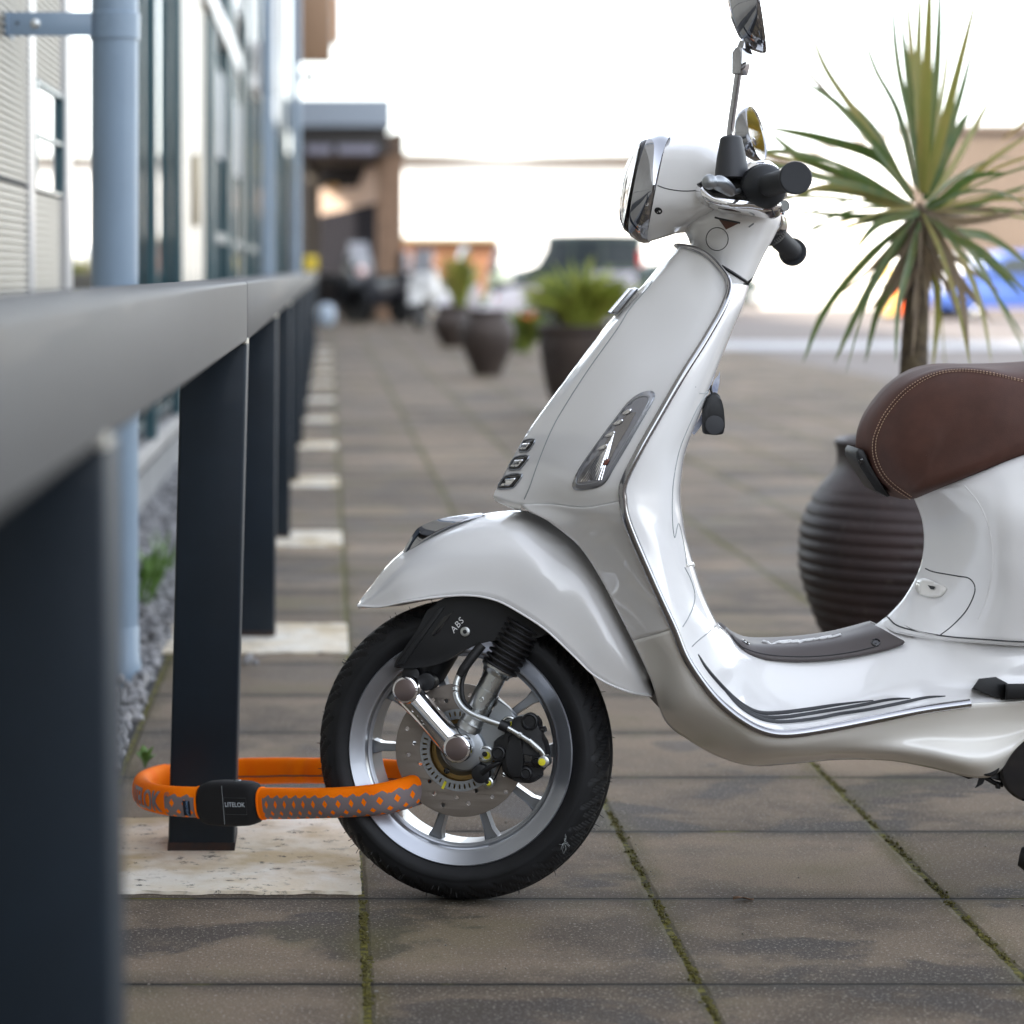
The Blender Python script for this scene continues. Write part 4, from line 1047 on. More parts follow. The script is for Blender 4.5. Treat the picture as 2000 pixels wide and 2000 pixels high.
# worn dark blotches with soft edges (old damp and tyre stains)
st_in = g.n('ShaderNodeMapping'); st_in.inputs['Scale'].default_value = (1.0, 1.15, 1); g.K.new(pos, st_in.inputs['Vector'])
stn = g.noise(st_in.outputs[0], 2.3, 5, .55, dist=.35)
stain = g.m('MULTIPLY', g.rng(stn, .525, .585), g.rng(g.noise(pos, 9, 5, .6), .25, .5, .55, 1.0))
base = g.mix(g.m('MULTIPLY', g.m('MULTIPLY', stain, .80), g.rng(y, 4.4, 5.8, 1, .40)), base, (.052, .045, .042))
grime = g.m('MULTIPLY', g.rng(dy_, .01, .085, 1, 0), g.rng(g.noise(pos, 4.5, 5, .6), .3, .6, .10, .62))
base = g.mix(grime, base, (.060, .050, .040))
grimex = g.m('MULTIPLY', g.rng(dx_, .008, .05, 1, 0), g.rng(g.noise(pos, 3.1, 5, .6), .42, .62, .1, .7))
base = g.mix(grimex, base, (.105, .085, .030))
speck = g.rng(fine, .55, .68); base = g.mix(g.m('MULTIPLY', speck, .85), base, (.46, .41, .35))
speckd = g.rng(fine2, .38, .48, 1, 0); base = g.mix(g.m('MULTIPLY', speckd, .6), base, (.035, .033, .03))
# green algae drifting off the long joints
alg = g.m('MULTIPLY', g.rng(g.noise(pos, 2.2, 4, .6), .52, .68), .35)
base = g.mix(alg, base, (.12, .112, .05))
wm = g.m('ADD', .0008, g.m('MULTIPLY', g.noise(pos, 22, 4), .0085))
mossx = g.m('LESS_THAN', dx_, wm)
lx = g.rng(dx_, .006, .017, 1, 0)
mcol = g.mix(g.rng(g.noise(pos, 60, 4, .7), .38, .62), (.028, .024, .014), (.15, .135, .022))
base = g.mix(g.m('MULTIPLY', lx, .35), base, (.10, .095, .05))
base = g.mix(mossx, base, mcol)
jy = g.m('LESS_THAN', dy_, g.m('ADD', .0016, g.m('MULTIPLY', g.noise(pos, 30, 3), .0045)))
jm = g.mix(g.rng(g.noise(pos, 5, 3), .55, .66), (.022, .02, .018), (.12, .11, .025))
base = g.mix(g.rng(dy_, .003, .022, .6, 0), base, (.06, .055, .045))
base = g.mix(jy, base, jm)
g.K.new(base, g.b.inputs['Base Color'])
g.val(g.b.inputs['Roughness'], g.m('SUBTRACT', g.rng(mid, .3, .7, .92, .82), g.m('MULTIPLY', stain, .12)))
g.b.inputs['Specular IOR Level'].default_value = .22
hgt = g.m('ADD', g.m('MULTIPLY', fine, .18), g.m('MULTIPLY', fine2, .12))
hgt = g.m('SUBTRACT', hgt, g.m('MULTIPLY', g.rng(dy_, .001, .0055, 1, 0), .9))
hgt = g.m('SUBTRACT', hgt, g.m('MULTIPLY', g.rng(dx_, .003, .012, 1, 0), g.m('SUBTRACT', .9, g.m('MULTIPLY', mossx, g.m('MULTIPLY', g.noise(pos, 130, 3), .9)))))
g.bump(hgt, .8, .004)

def sheet(name, x0, y0, x1, y1, z, m, **k):
    bm = bmesh.new(); bm.faces.new([bm.verts.new(p) for p in ((x0, y0, z), (x1, y0, z), (x1, y1, z), (x0, y1, z))])
    o = finish(name, bm, m, smooth=False, **k); o['kind'] = 'structure'; return o
asp = mat('lot_asphalt', (.15, .13, .12), .85, var=.25, vscale=1.2, bump=.5, bscale=90, dist=.01)
sheet('ground', -900, -900, 900, 1400, -.012, asp)
sheet('pavement', -.405, -14, 5.0, 62, 0, pm_)
sheet('road', 5.0, 20, 60, 120, -.006, mat('lot_paving', (.16, .135, .12), .8, var=.2, vscale=.5))
wp = mat('worn_white_line', (.42, .42, .43), .7, var=.35, vscale=3)
o = sheet('parking_line', 3.6, 30.0, 18, 33.2, .004, wp)
sheet('pavement_edge', 5.0, 20, 60, 27, -.002, mat('pale_concrete_strip', (.18, .155, .14), .8, var=.2, vscale=2))

# gravel bed between the paving and the building
stone = mat('grey_chippings', (.16, .165, .18), .8, var=.75, vscale=22, bump=.3, bscale=90, col2=(.42, .41, .41))
random.seed(7)
sheet('gravel_bed', -.80, -1, -.405, 40, -.004, mat('gravel_base', (.05, .05, .052), .9, var=.4, vscale=30))
bm = bmesh.new()
tmp = bmesh.new(); bmesh.ops.create_icosphere(tmp, subdivisions=1, radius=1); tv = [v.co.copy() for v in tmp.verts]; tf = [[v.index for v in f.verts] for f in tmp.faces]; tmp.free()
def pebble(bm, c, r):
    rt = Matrix.Rotation(random.uniform(0, 6.3), 3, Vector((random.random(), random.random(), random.random())).normalized())
    sc_ = (random.uniform(.6, 1.3), random.uniform(.6, 1.2), random.uniform(.45, .9))
    vs = [bm.verts.new(Vector(c) + rt @ Vector((v.x * sc_[0], v.y * sc_[1], v.z * sc_[2])) * (r * random.uniform(.82, 1.15))) for v in tv]
    for f in tf: bm.faces.new([vs[i] for i in f])
for _ in range(5200):
    yy = 3.9 + (random.random() ** 1.5) * 8
    r = random.uniform(.008, .019)
    pebble(bm, (random.uniform(-.76, -.412), yy, random.uniform(.0, .022)), r)
o = finish('gravel', bm, stone, angle=25); o['kind'] = 'stuff'
random.seed(11)
bm = bmesh.new(); pebble(bm, P(485, 1295, 5.97) + Vector((0, 0, .012)), .018); pebble(bm, P(499, 1302, 5.9) + Vector((0, 0, .01)), .014)
tag(finish('stone', bm, stone, angle=25), 'pair of pale loose stones lying on the paving beside the second post footing', 'stone')

# ================================================================== RAILING
steel_dark = mat('dark_navy_painted_steel', (.007, .014, .023), .5, spec=.35, coat=.03, bump=.12, bscale=260, dist=.0004, var=.25, vscale=7)
steel_rail = mat('grey_painted_rail', (.068, .067, .066), .55, spec=.4, coat=.02, bump=.15, bscale=160, dist=.0006, var=.07, vscale=3)
conc = bpy.data.materials.new('whitewashed_concrete'); g = G(conc)
pos = g.n('ShaderNodeTexCoord').outputs['Object']
n1 = g.noise(pos, 6, 7, .65, dist=.4); n2 = g.noise(pos, 26, 6, .7); n3 = g.noise(pos, 3.1, 4, .6)
mp_ = g.n('ShaderNodeMapping'); mp_.inputs['Scale'].default_value = (8, 13, 10); mp_.inputs['Rotation'].default_value = (0, 0, .6); g.K.new(pos, mp_.inputs['Vector'])
pits = g.noise(mp_.outputs[0], 3.2, 5, .75)
c_ = g.mix(g.rng(n1, .35, .65), (.80, .76, .68), (.70, .60, .45))
c_ = g.mix(g.m('MULTIPLY', g.rng(n3, .47, .62), .85), c_, (.46, .34, .17))
c_ = g.mix(g.rng(pits, .58, .66), c_, (.10, .09, .075))
c_ = g.mix(g.m('MULTIPLY', g.rng(n2, .58, .70), .6), c_, (.28, .25, .21))
g.K.new(c_, g.b.inputs['Base Color']); g.b.inputs['Roughness'].default_value = .8
g.bump(g.m('SUBTRACT', g.m('MULTIPLY', n2, .5), g.rng(pits, .60, .70)), .8, .006)
rust = mat('rusty_post_foot', (.045, .022, .014), .8, var=.6, vscale=60, bump=.4, bscale=200, col2=(.02, .018, .02))
railing = thing('railing', 'long dark steel railing with square posts and a grey top rail on white footings', 'railing', (-.19, 4.1, 0))
def railbox(name, a, b, w0, h0, m, parent, bev=.004):   # square tube from a to b: right face along a->b, top at z
    a, b = Vector(a), Vector(b)
    bm = bmesh.new()
    def ring(p): return [p, p + Vector((-w0, 0, 0)), p + Vector((-w0, 0, -h0)), p + Vector((0, 0, -h0))]
    add_prism(bm, ring(a), ring(b))
    bmesh.ops.bevel(bm, geom=list(bm.edges), offset=bev, segments=3, affect='EDGES', profile=.5)
    return finish(name, bm, m, parent)
railbox('top_rail', (-.170, -.6, .9505), (-.1335, 4.044, .9505), .11, .100, steel_rail, railing, .005)
railbox('top_rail', (-.1325, 4.046, .9508), (-.1340, 33, .9500), .11, .100, steel_rail, railing, .005)
FOOT_Y = []
for k in range(13):
    yf = 4.04 + 2.368 * (k - 1)
    lean = {0: -.010, 1: .0215, 2: .006}.get(k, .003)
    xt = -.1335 if k else -.152
    top, bot = Vector((xt, yf, .8500)), Vector((xt - lean, yf, .007))
    bm = bmesh.new()
    def ring(p): return [p, p + Vector((-.11, 0, 0)), p + Vector((-.11, .11, 0)), p + Vector((0, .11, 0))]
    add_prism(bm, ring(top), ring(bot))
    bmesh.ops.bevel(bm, geom=list(bm.edges), offset=.006, segments=3, affect='EDGES', profile=.5)
    ps = finish('post', bm, steel_dark, railing)
    bm = bmesh.new(); e = Vector((.0012, -.0012, 0))
    def ring2(p, z): return [Vector((p.x + .0008, p.y - .0008, z)), Vector((p.x - .1108, p.y - .0008, z)), Vector((p.x - .1108, p.y + .1108, z)), Vector((p.x + .0008, p.y + .1108, z))]
    add_prism(bm, ring2(bot + Vector((.0007, 0, 0)), .020), ring2(bot, .004)); finish('post_foot', bm, rust, ps)
    if k < 4:
        lathe('weld_cap', top + Vector((-.004, -.0015, .002)), (0, 0, 1), [(-.006, .001), (-.004, .007), (.004, .007), (.006, .001)], mat('bare_weld', (.6, .58, .52), .3, .8), ps, res=12)
    # footing slab with a ragged edge
    random.seed(20 + k)
    x0, x1, y0, y1 = -.425, .052, yf - .262, yf + .245
    bm = bmesh.new(); loop = []
    n_ = 46
    ph = random.uniform(0, 6)
    for i in range(n_): loop.append((x0 + (x1 - x0) * i / n_, y0 + .0035 * math.sin(i * .5 + ph) + .002 * math.sin(i * 1.3 + ph * 2)))
    for i in range(n_): loop.append((x1 + random.uniform(-.0015, .0015), y0 + (y1 - y0) * i / n_))
    for i in range(n_): loop.append((x1 + (x0 - x1) * i / n_, y1 + .003 * math.sin(i * .6 + ph)))
    for i in range(n_): loop.append((x0 + random.uniform(-.0015, .0015), y1 + (y0 - y1) * i / n_))
    add_prism(bm, [Vector((a, b, .0065)) for a, b in loop], [Vector((a * 1.0 + (.004 if a > -.1 else -.004) * 0, b, .001)) for a, b in loop])
    bmesh.ops.bevel(bm, geom=[e for e in bm.edges if e.verts[0].co.z > .005 and e.verts[1].co.z > .005], offset=.0018, segments=1, affect='EDGES')
    finish('footing', bm, conc, railing)

# moss cushions in the long joints, grit on the slabs
random.seed(41)
mossm = mat('olive_moss', (.12, .105, .018), .9, var=.5, vscale=70, col2=(.035, .03, .012))
bm = bmesh.new()
for xj, n_, ya, yb in ((.052, 420, 3.15, 3.76), (.502, 620, 3.15, 4.9), (.952, 620, 3.15, 5.0), (1.402, 260, 3.6, 5.0)):
    for _ in range(n_):
        t = random.random(); yy = ya + (yb - ya) * t ** 1.2
        if math.sin(yy * 23 + xj * 9) + .6 * math.sin(yy * 61) < -.55: continue
        pebble(bm, (xj + .0022 + random.gauss(0, .0032), yy, random.uniform(-.001, .0015)), random.uniform(.0018, .0042))
o = finish('moss', bm, mossm, angle=40); o['kind'] = 'stuff'
gritm = mat('pale_grit', (.36, .33, .28), .85, var=.7, vscale=50, col2=(.10, .09, .08))
bm = bmesh.new()
for _ in range(420):
    yy = random.uniform(3.1, 6.5); xx = random.uniform(-.4, 2.2)
    if random.random() < .4: xx = .052 + .45 * random.randint(0, 4) + random.gauss(0, .02)
    pebble(bm, (xx, yy, .0006), random.uniform(.0007, .0022) * (1.6 if random.random() < .06 else 1))
o = finish('grit', bm, gritm, angle=40); o['kind'] = 'stuff'

# little weed by the orange lock
leafg = mat('fresh_green_leaf', (.10, .19, .035), .5, var=.3, vscale=40)
bm = bmesh.new(); random.seed(3)
b0 = P(283, 1500, 4.74); b0.z = .001
for k in range(7):
    a = k * 2.4; hgt_ = random.uniform(.02, .045); out_ = random.uniform(.012, .03)
    tip = b0 + Vector((math.cos(a) * out_, math.sin(a) * out_, hgt_)); mid_ = b0.lerp(tip, .5) + Vector((0, 0, .008))
    add_tube(bm, spline([b0, mid_, tip], 4), [.001, .001, .002, .0045, .0075, .0075, .006, .003, .0005], 8, flat=(1, .25))
tag(finish('weed', bm, leafg), 'small green weed sprouting from the paving joint behind the orange lock', 'weed')
bm = bmesh.new()
for k in range(60):
    c = Vector((random.uniform(-.62, -.50), random.uniform(6.9, 7.9), .01)); a = random.uniform(0, 6.3)
    tip = c + Vector((math.cos(a) * .05, math.sin(a) * .03, random.uniform(.04, .13)))
    add_tube(bm, [c, c.lerp(tip, .5), tip], [.004, .012, .001], 5, flat=(1, .2))
tag(finish('weed', bm, leafg), 'leafy green weed growing in the gravel behind the second post', 'weed')
# fallen leaf
bm = bmesh.new(); c = P(1452, 1759, 3.745); c.z = .004
add_grid(bm, [[c + Vector((-.016 + .008 * i, (.006 - .003 * abs(i - 2)) * j, .003 * math.sin(i * 1.3 + j))) for j in (-1, 0, 1)] for i in range(5)])
tag(finish('fallen_leaf', bm, mat('dry_leaf', (.22, .13, .08), .7, var=.3, vscale=90), solid=.0006), 'small dry brown leaf lying on the paving joint', 'leaf')

# ================================================================== ORANGE LOCK
lockm = bpy.data.materials.new('orange_neoprene'); g = G(lockm)
uvn = g.n('ShaderNodeUVMap'); u_, v_, _ = g.xyz(uvn.outputs[0])          # u: metres along, v: metres round from the outer middle
f1 = g.m('FRACT', g.m('DIVIDE', g.m('ADD', u_, v_), .0215)); f2 = g.m('FRACT', g.m('DIVIDE', g.m('SUBTRACT', u_, v_), .0215))
band = g.m('MAXIMUM', g.m('LESS_THAN', f1, .60), g.m('LESS_THAN', f2, .60))
av = g.m('ABSOLUTE', g.m('ADD', v_, .0085))
zig = g.m('ABSOLUTE', g.m('SUBTRACT', g.m('FRACT', g.m('DIVIDE', u_, .0215)), .5))
inside = g.m('LESS_THAN', av, g.m('ADD', .0150, g.m('MULTIPLY', zig, .010)))
def between(a, b, w=.0): return g.m('MULTIPLY', g.m('GREATER_THAN', u_, a), g.m('LESS_THAN', u_, b))
gate = g.m('ADD', between(.072, .50), between(1.508, 1.562))
mask = g.m('MULTIPLY', g.m('MULTIPLY', band, inside), gate)
obj_ = g.n('ShaderNodeTexCoord').outputs['Object']
oc = g.mix(g.rng(g.noise(obj_, 30, 4), .3, .7), (1.0, .215, .0), (1.0, .18, .0))
g.K.new(g.mix(mask, oc, (.21, .175, .18)), g.b.inputs['Base Color'])
g.val(g.b.inputs['Roughness'], g.m('SUBTRACT', .75, g.m('MULTIPLY', mask, .3)))
g.b.inputs['Specular IOR Level'].default_value = .15
g.bump(g.m('ADD', g.m('MULTIPLY', g.noise(obj_, 900, 2), .25), g.m('MULTIPLY', g.noise(obj_, 14, 3), 2.5)), .5, .001)
lock = thing('bike_lock', 'orange padded loop lock with grey lattice print round post and front wheel', 'bike lock', (-.16, 3.95, .13))
LP = [(455, 1568, 3.900), (520, 1569, 3.862), (580, 1569, 3.812), (640, 1568, 3.765), (700, 1565, 3.741), (745, 1560, 3.728), (785, 1551, 3.735), (815, 1541, 3.760), (832, 1532, 3.80),
      (830, 1523, 3.86), (805, 1514, 3.93), (760, 1510, 4.00), (700, 1507, 4.07), (620, 1505, 4.16), (540, 1505, 4.235), (450, 1507, 4.29), (370, 1512, 4.31), (315, 1520, 4.28), (284, 1532, 4.21), (276, 1544, 4.12), (293, 1556, 4.02), (335, 1564, 3.955), (395, 1567, 3.925)]
lp = [P(*q) for q in LP]
lc = [Vector(q) for q in spline_closed(lp, 10)]
# even spacing
seg = [0.0]
for i in range(len(lc)): seg.append(seg[-1] + (lc[(i + 1) % len(lc)] - lc[i]).length)
LT = seg[-1]; NL = 420
def lpos(s):
    s %= LT
    i = max(0, min(len(lc) - 1, int(np.searchsorted(seg, s, side='right')) - 1))
    t = (s - seg[i]) / max(1e-9, seg[i + 1] - seg[i])
    return lc[i].lerp(lc[(i + 1) % len(lc)], t)
random.seed(9)
lph = [random.uniform(0, 6.3) for _ in range(4)]
def lframe(s):
    d = (lpos(s + .006) - lpos(s - .006)).normalized(); up = Vector((0, 0, 1)); outw = d.cross(up).normalized(); up2 = outw.cross(d).normalized()
    return lpos(s), d, outw, up2
cen_ = sum(lc, Vector()) / len(lc)
OSGN = 1 if lframe(.1)[2].dot(lpos(.1) - cen_) > 0 else -1
HW, TW = .0238, .0150
def lsurf(s, a, off=0.0):                              # a: angle round, 0 = outwards
    p, d, o_, up = lframe(s); o_ = o_ * OSGN
    wr = 0.0
    if .50 < s < 1.12: wr = .0016 * math.sin(s * 95 + lph[0] + 1.5 * math.sin(s * 37)) * (1 if abs(a) > 1.4 else .4)
    hgt_ = HW * (1 + .03 * math.sin(s * 21)) * (.93 if s > .5 and s < 1.15 else 1.0)
    ca, sa = math.cos(a), math.sin(a)
    r_o = TW * (abs(ca) ** .85) * (1 if ca > 0 else -1); r_u = hgt_ * (abs(sa) ** .85) * (1 if sa > 0 else -1)
    return p + o_ * (r_o + off * ca + wr) + up * (r_u + off * sa)
print('LOCK', LT)
S0, S1 = .060, LT - .062
bm = bmesh.new(); uvl = bm.loops.layers.uv.new('UVMap'); RN = 36; ringv = []
for i in range(NL + 1):
    s = S0 + (S1 - S0) * i / NL
    ringv.append([(bm.verts.new(lsurf(s, -math.pi + 2 * math.pi * k / RN)), s, (-math.pi + 2 * math.pi * k / RN) * .0195) for k in range(RN)])
for i in range(NL):
    for k in range(RN):
        k2 = (k + 1) % RN
        q = [ringv[i][k], ringv[i][k2], ringv[i + 1][k2], ringv[i + 1][k]]
        f = bm.faces.new([a[0] for a in q])
        for lo_, a in zip(f.loops, q):
            vv = a[2]
            if k2 == 0 and a in (ringv[i][0], ringv[i + 1][0]): vv = math.pi * .0195
            lo_[uvl].uv = (a[1], vv)
sleeve = finish('sleeve', bm, lockm, lock, angle=80)
for s in (S0, S1):
    bm = bmesh.new(); add_grid(bm, [[lsurf(s + da, 2 * math.pi * k / 24, of) for k in range(24)] for da, of in ((-.002, .0), (-.0012, .0016), (.0012, .0016), (.002, .0))], cv_=True)
    finish('sleeve_hem', bm, lockm, sleeve)
bm = bmesh.new(); add_tube(bm, [lsurf(s, math.radians(195), .0004) for s in np.linspace(.52, 1.12, 60)], .0011, 6); finish('sleeve_seam', bm, M['seam'], sleeve)
# black closure
p, d, o_, up = lframe(0.0); o_ = o_ * OSGN
def lb(a, b, c): return p + d * a + up * b + o_ * c
oct_ = [(-.060, .018), (-.042, .034), (.034, .034), (.052, .022), (.056, .0), (.052, -.022), (.034, -.034), (-.042, -.034), (-.060, -.020), (-.063, 0)]
oc2 = spline_closed(oct_, 3)
bm = bmesh.new(); rings = []
for c, k in ((-.018, .80), (-.0165, .93), (-.008, 1.0), (.010, 1.0), (.0175, .95), (.021, .87), (.0222, .74)):
    rings.append([lb(a * k, b * k, c) for a, b in oc2])
vs = add_grid(bm, rings, cv_=True); bm.faces.new(vs[-1]); bm.faces.new(vs[0][::-1])
buckle = finish('closure', bm, M['black_matte'], lock, angle=50)
text_map('lettering', 'LITELOK', .0100, lambda x, y: lb(.018 * 1 + x, y + .001, .0224) if (d.x > 0) else lb(-.018 - x, y, .0224), mat('pale_lettering', (.55, .6, .66), .5), buckle, bold=.0001, spacing=1.0)
DS = 1 if d.x > 0 else -1
tube('stitched_edge', [lb(-.004 * DS, b, .0226) for b in (-.030, .0, .031)], .0004, M['seam_soft'], buckle, res=5)
line = [lb(DS * a, b, .0225) for a, b in ((-.002, .012), (.040, .012), (.040, -.014), (-.002, -.014))]
tube('stitched_edge', line, .0004, M['seam'], buckle, res=5, closed=True)
lathe('key_barrel', lb(.012 * DS, .033, .0), up, [(0, .006), (.003, .006), (.0035, .004), (.0035, 0)], M['steel'], buckle, res=24)
bm = bmesh.new(); sL = LT - .085
add_prism(bm, [lsurf(sL + a, b, .0035) for a, b in ((.002, -.70), (.014, -.70), (.014, .15), (.002, .15))], [lsurf(sL + a, b, .002) for a, b in ((.002, -.70), (.014, -.70), (.014, .15), (.002, .15))])
tb = finish('woven_tab', bm, mat('navy_tab', (.008, .010, .018), .8), lock)
text_map('tab_lettering', 'LITELOK', .0045, lambda x, y: lsurf(sL + .010 - y, -.25 + x / .021, .0037), mat('blue_lettering', (.2, .35, .6), .5), tb)
sT = LT - .165
text_map('sleeve_lettering', 'LITELOK', .036, lambda x, y: lsurf(sT - .030 + x * 1.0, y / .0195 - .12, .0008), M['grey_print'], lock, bold=.0010, spacing=.98, cut=.004)
text_map('sleeve_lettering', '®', .013, lambda x, y: lsurf(sT + .053 + x, y / .0195 + .38, .0008), M['grey_print'], lock, cut=.003)
# ================================================================== LEFT BUILDING
FX = -.75
def YU(u, X=FX): return X * FPX / (u - CU)
clad = mat('silver_micro_rib_cladding', (.50, .47, .41), .5, .3, var=.08, vscale=2)
teal = mat('teal_grey_frame', (.045, .105, .125), .35, coat=.3)
frame_l = mat('pale_aluminium_frame', (.62, .61, .60), .35, .3)
glassm = mat('facade_glass', (.88, .9, .9), .03, 1.0)
dark_in = mat('dark_interior', (.03, .035, .04), .6)
pipe_m = mat('blue_grey_painted_pipe', (.21, .285, .37), .42, coat=.15, var=.08, vscale=4, bump=.05, bscale=200)
cream = mat('cream_panel', (.70, .64, .54), .45, .2, var=.1, vscale=2)
bld = thing('building', 'long low commercial building with ribbed cladding, dark window fins and blue grey downpipes', 'building', (FX - 3, 15, 0))
BH = 7.2
def ribbed(name, y0, y1, z0, z1, pitch, m, parent, x=FX, d=.009):
    bm = bmesh.new(); n = max(2, int((z1 - z0) / pitch)); rows = []
    for i in range(n):
        z = z0 + (z1 - z0) * i / n; p = (z1 - z0) / n
        for a, dx in ((0, 0), (.45, 0), (.55, -d), (.95, -d)):
            rows.append([Vector((x + dx, y0, z + p * a)), Vector((x + dx, y1, z + p * a))])
    rows.append([Vector((x, y0, z1)), Vector((x, y1, z1))])
    add_grid(bm, rows)
    return finish(name, bm, m, parent, smooth=False)
boxr('wall', (FX - 7, -34, 0), (FX - .06, 45.8, BH), dark_in, bld)
ribbed('cladding', -20, YU(55), .16, 1.176, .0175, clad, bld)
ribbed('cladding', -20, YU(55), 1.188, 3.2, .0165, clad, bld)
boxr('panel_joint', (FX - .03, -20, 1.176), (FX - .006, YU(55), 1.188), M['seam'], bld)
boxr('trim_strip', (FX - .05, YU(55) + .005, .16), (FX + .004, YU(66), 5), frame_l, bld, .003)
ribbed('cladding', YU(66.5), YU(120), .16, 1.170, .0175, clad, bld)
ribbed('cladding', YU(66.5), YU(120), 1.47, 3.2, .0165, clad, bld)
w = boxr('window', (FX - .04, YU(68), 1.175), (FX - .012, YU(121), 1.465), teal, bld)
boxr('pane', (FX - .03, YU(70), 1.190), (FX - .008, YU(120), 1.450), glassm, w)
for z_ in (1.176, 1.318, 1.452): boxr('frame', (FX - .01, YU(68), z_), (FX + .004, YU(121), z_ + .008), teal, w)
for y_ in (YU(68), YU(120.4)): boxr('frame', (FX - .01, y_, 1.18), (FX + .005, y_ + .035, 1.46), teal, w)
boxr('trim_strip', (FX - .05, YU(122), .16), (FX + .012, YU(134), 5), frame_l, bld, .003)
boxr('upper_cladding', (FX - .05, -34, 3.2), (FX - .003, YU(134), BH), clad, bld)
# glazed bays
bays = [(134, 395), (412, 470), (470, 500), (500, 540), (540, 566)]
w = thing('window_band', None, None, (0, 0, 0)); w.name = 'window'; w.parent = bld; w.matrix_parent_inverse = Matrix.Translation(bld.location).inverted()
for a, b in ((134, 352), (412, 470), (486, 540), (545, 566)):
    wf = boxr('window', (FX - .055, YU(a), .30), (FX - .030, YU(b), 3.1), teal, bld)
    boxr('pane', (FX - .050, YU(a) + .02, .36), (FX - .003, YU(b) - .02, 3.05), glassm, wf)
bpy.data.objects.remove(w)
for a, b in ((354, 400), (470, 486)):
    dr = boxr('door', (FX - .05, YU(a), .05), (FX - .006, YU(b), 2.9), cream, bld)
    ys = YU(a + (b - a) * .55)
    if a == 354: boxr('handle', (FX + .0, YU(377), 1.22), (FX + .03, YU(380), 1.62), mat('bronze_handle', (.2, .15, .07), .4, .6), dr, .004)
    for k in range(1, 4): boxr('door_rib', (FX - .006, YU(a) + (YU(b) - YU(a)) * k / 4, .05), (FX - .001, YU(a) + (YU(b) - YU(a)) * k / 4 + .03, 2.9), frame_l, dr)
for uu, dp, wd in ((281, .050, .10), (334, .050, .12), (402, .035, .25), (414, .03, .12), (437, .045, .3), (446, .04, .25), (474, .05, .4), (497, .04, .5), (545, .05, .7), (556, .03, .6)):
    boxr('window_fin', (FX + .001, YU(uu), .28), (FX + dp, YU(uu) + wd, BH), teal, bld, .003)
for a, b, zz in ((392, 462, 2.56), (487, 512, 2.72)):
    boxr('transom', (FX - .02, YU(a), zz), (FX + .05, YU(b), zz + .13), frame_l, bld, .004)
for a, b, zz in ((412, 437, 1.16), (446, 500, 1.15)):
    boxr('transom', (FX - .02, YU(a), zz), (FX + .03, YU(b), zz + .06), teal, bld)
for a, b in ((412, 470),): boxr('spandrel', (FX - .02, YU(a), 1.75), (FX + .004, YU(b), 2.35), mat('slate_blue_panel', (.10, .13, .17), .4), bld)
boxr('upper_wall', (FX - .06, YU(134), 3.15), (FX - .002, 45.8, BH), frame_l, bld)
# sill and plinth
boxr('sill', (FX - .05, YU(134), .20), (FX + .035, 41, .27), mat('weathered_grey_sill', (.40, .39, .38), .6, var=.3, vscale=8), bld, .004)
boxr('plinth', (FX - .05, -20, 0), (FX + .01, 41, .16), mat('plinth_concrete', (.25, .25, .25), .8, var=.3, vscale=5), bld)
# downpipes
def downpipe(x, y, r, z0=.13, bracket=True):
    p = lathe('downpipe', (x, y, z0), (0, 0, 1), [(0, r), (6.2, r), (6.2, 0)], pipe_m, bld, res=48)
    for zb in (1.511, 4.2, ):
        lathe('pipe_collar', (x, y, zb), (0, 0, 1), [(0, r), (0, r + .004), (.060, r + .004), (.062, r + .0015), (.064, r)], pipe_m, p, res=48)
    lathe('pipe_shoe', (x, y, z0 - .10), (0, 0, 1), [(-.03, r), (-.03, r + .004), (.02, r + .007), (.03, r + .003), (.10, r + .002), (.105, r)], pipe_m, p, res=48)
    if bracket:
        for zb in (1.515, 4.2):
            br_ = boxr('pipe_bracket', (FX - .012, y - .054, zb), (x - r + .006, y - .048, zb + .055), pipe_m, p, .0008)
            boxr('bracket_foot', (FX + .001, y - .062, zb), (FX + .006, y + .06, zb + .055), pipe_m, br_, .0005)
            lathe('bolt', (FX + .070, y - .054, zb + .028), (0, -1, 0), [(0, .0115), (.0015, .0115), (.002, .0085), (.007, .0078), (.008, .006), (.008, 0)], M['steel'], br_, res=16)
            lathe('rivet_hole', (FX + .028, y - .0543, zb + .029), (0, -1, 0), [(0, .0045), (.0004, .0045), (.0004, 0)], M['seam'], br_, res=14)
    return p
downpipe(-.500, 5.72, .0555)
downpipe(-.528, 21.3, .058, bracket=False)
downpipe(-.36, 27.0, .055, bracket=False)
# objects fixed high on the wall far away
sg = box('projecting_sign', (-.20, 39, 4.9), (.55, .4, 1.2), mat('brown_sign_box', (.28, .17, .10), .6), bld, .01)
box('sign_side', (.14, 39, 5.1), (.12, .42, 1.0), mat('orange_brown', (.5, .27, .14), .6), sg)
box('flood_lamp', (-.30, 40, 4.15), (.25, .4, .14), M['black'], bld, .01)
box('white_ac_unit', (-.98 + .35, 24.5, 3.0), (.22, .8, .5), frame_l, bld, .01)
box('yellow_panel', (FX + .06, 26.5, 2.15), (.10, 1.4, .35), mat('ochre_panel', (.55, .42, .12), .6), bld)

yw = thing('reflection_building', 'added dark brick building behind the viewer, seen only in reflections', 'building', (6, -16, 0))  # unseen block added to darken what chrome and paint reflect
boxr('wall', (-1, -24, 0), (26, -16, 3.6), mat('dark_brick_wall', (.10, .075, .06), .85, var=.3, vscale=4), yw)
boxr('roof', (-1.3, -24.3, 3.6), (26.3, -15.7, 3.9), mat('slate_roof', (.06, .06, .07), .7), yw)
for k in range(6): boxr('window', (1 + k * 4.1, -16.02, 1.0), (3 + k * 4.1, -15.97, 2.4), frame_l, yw)

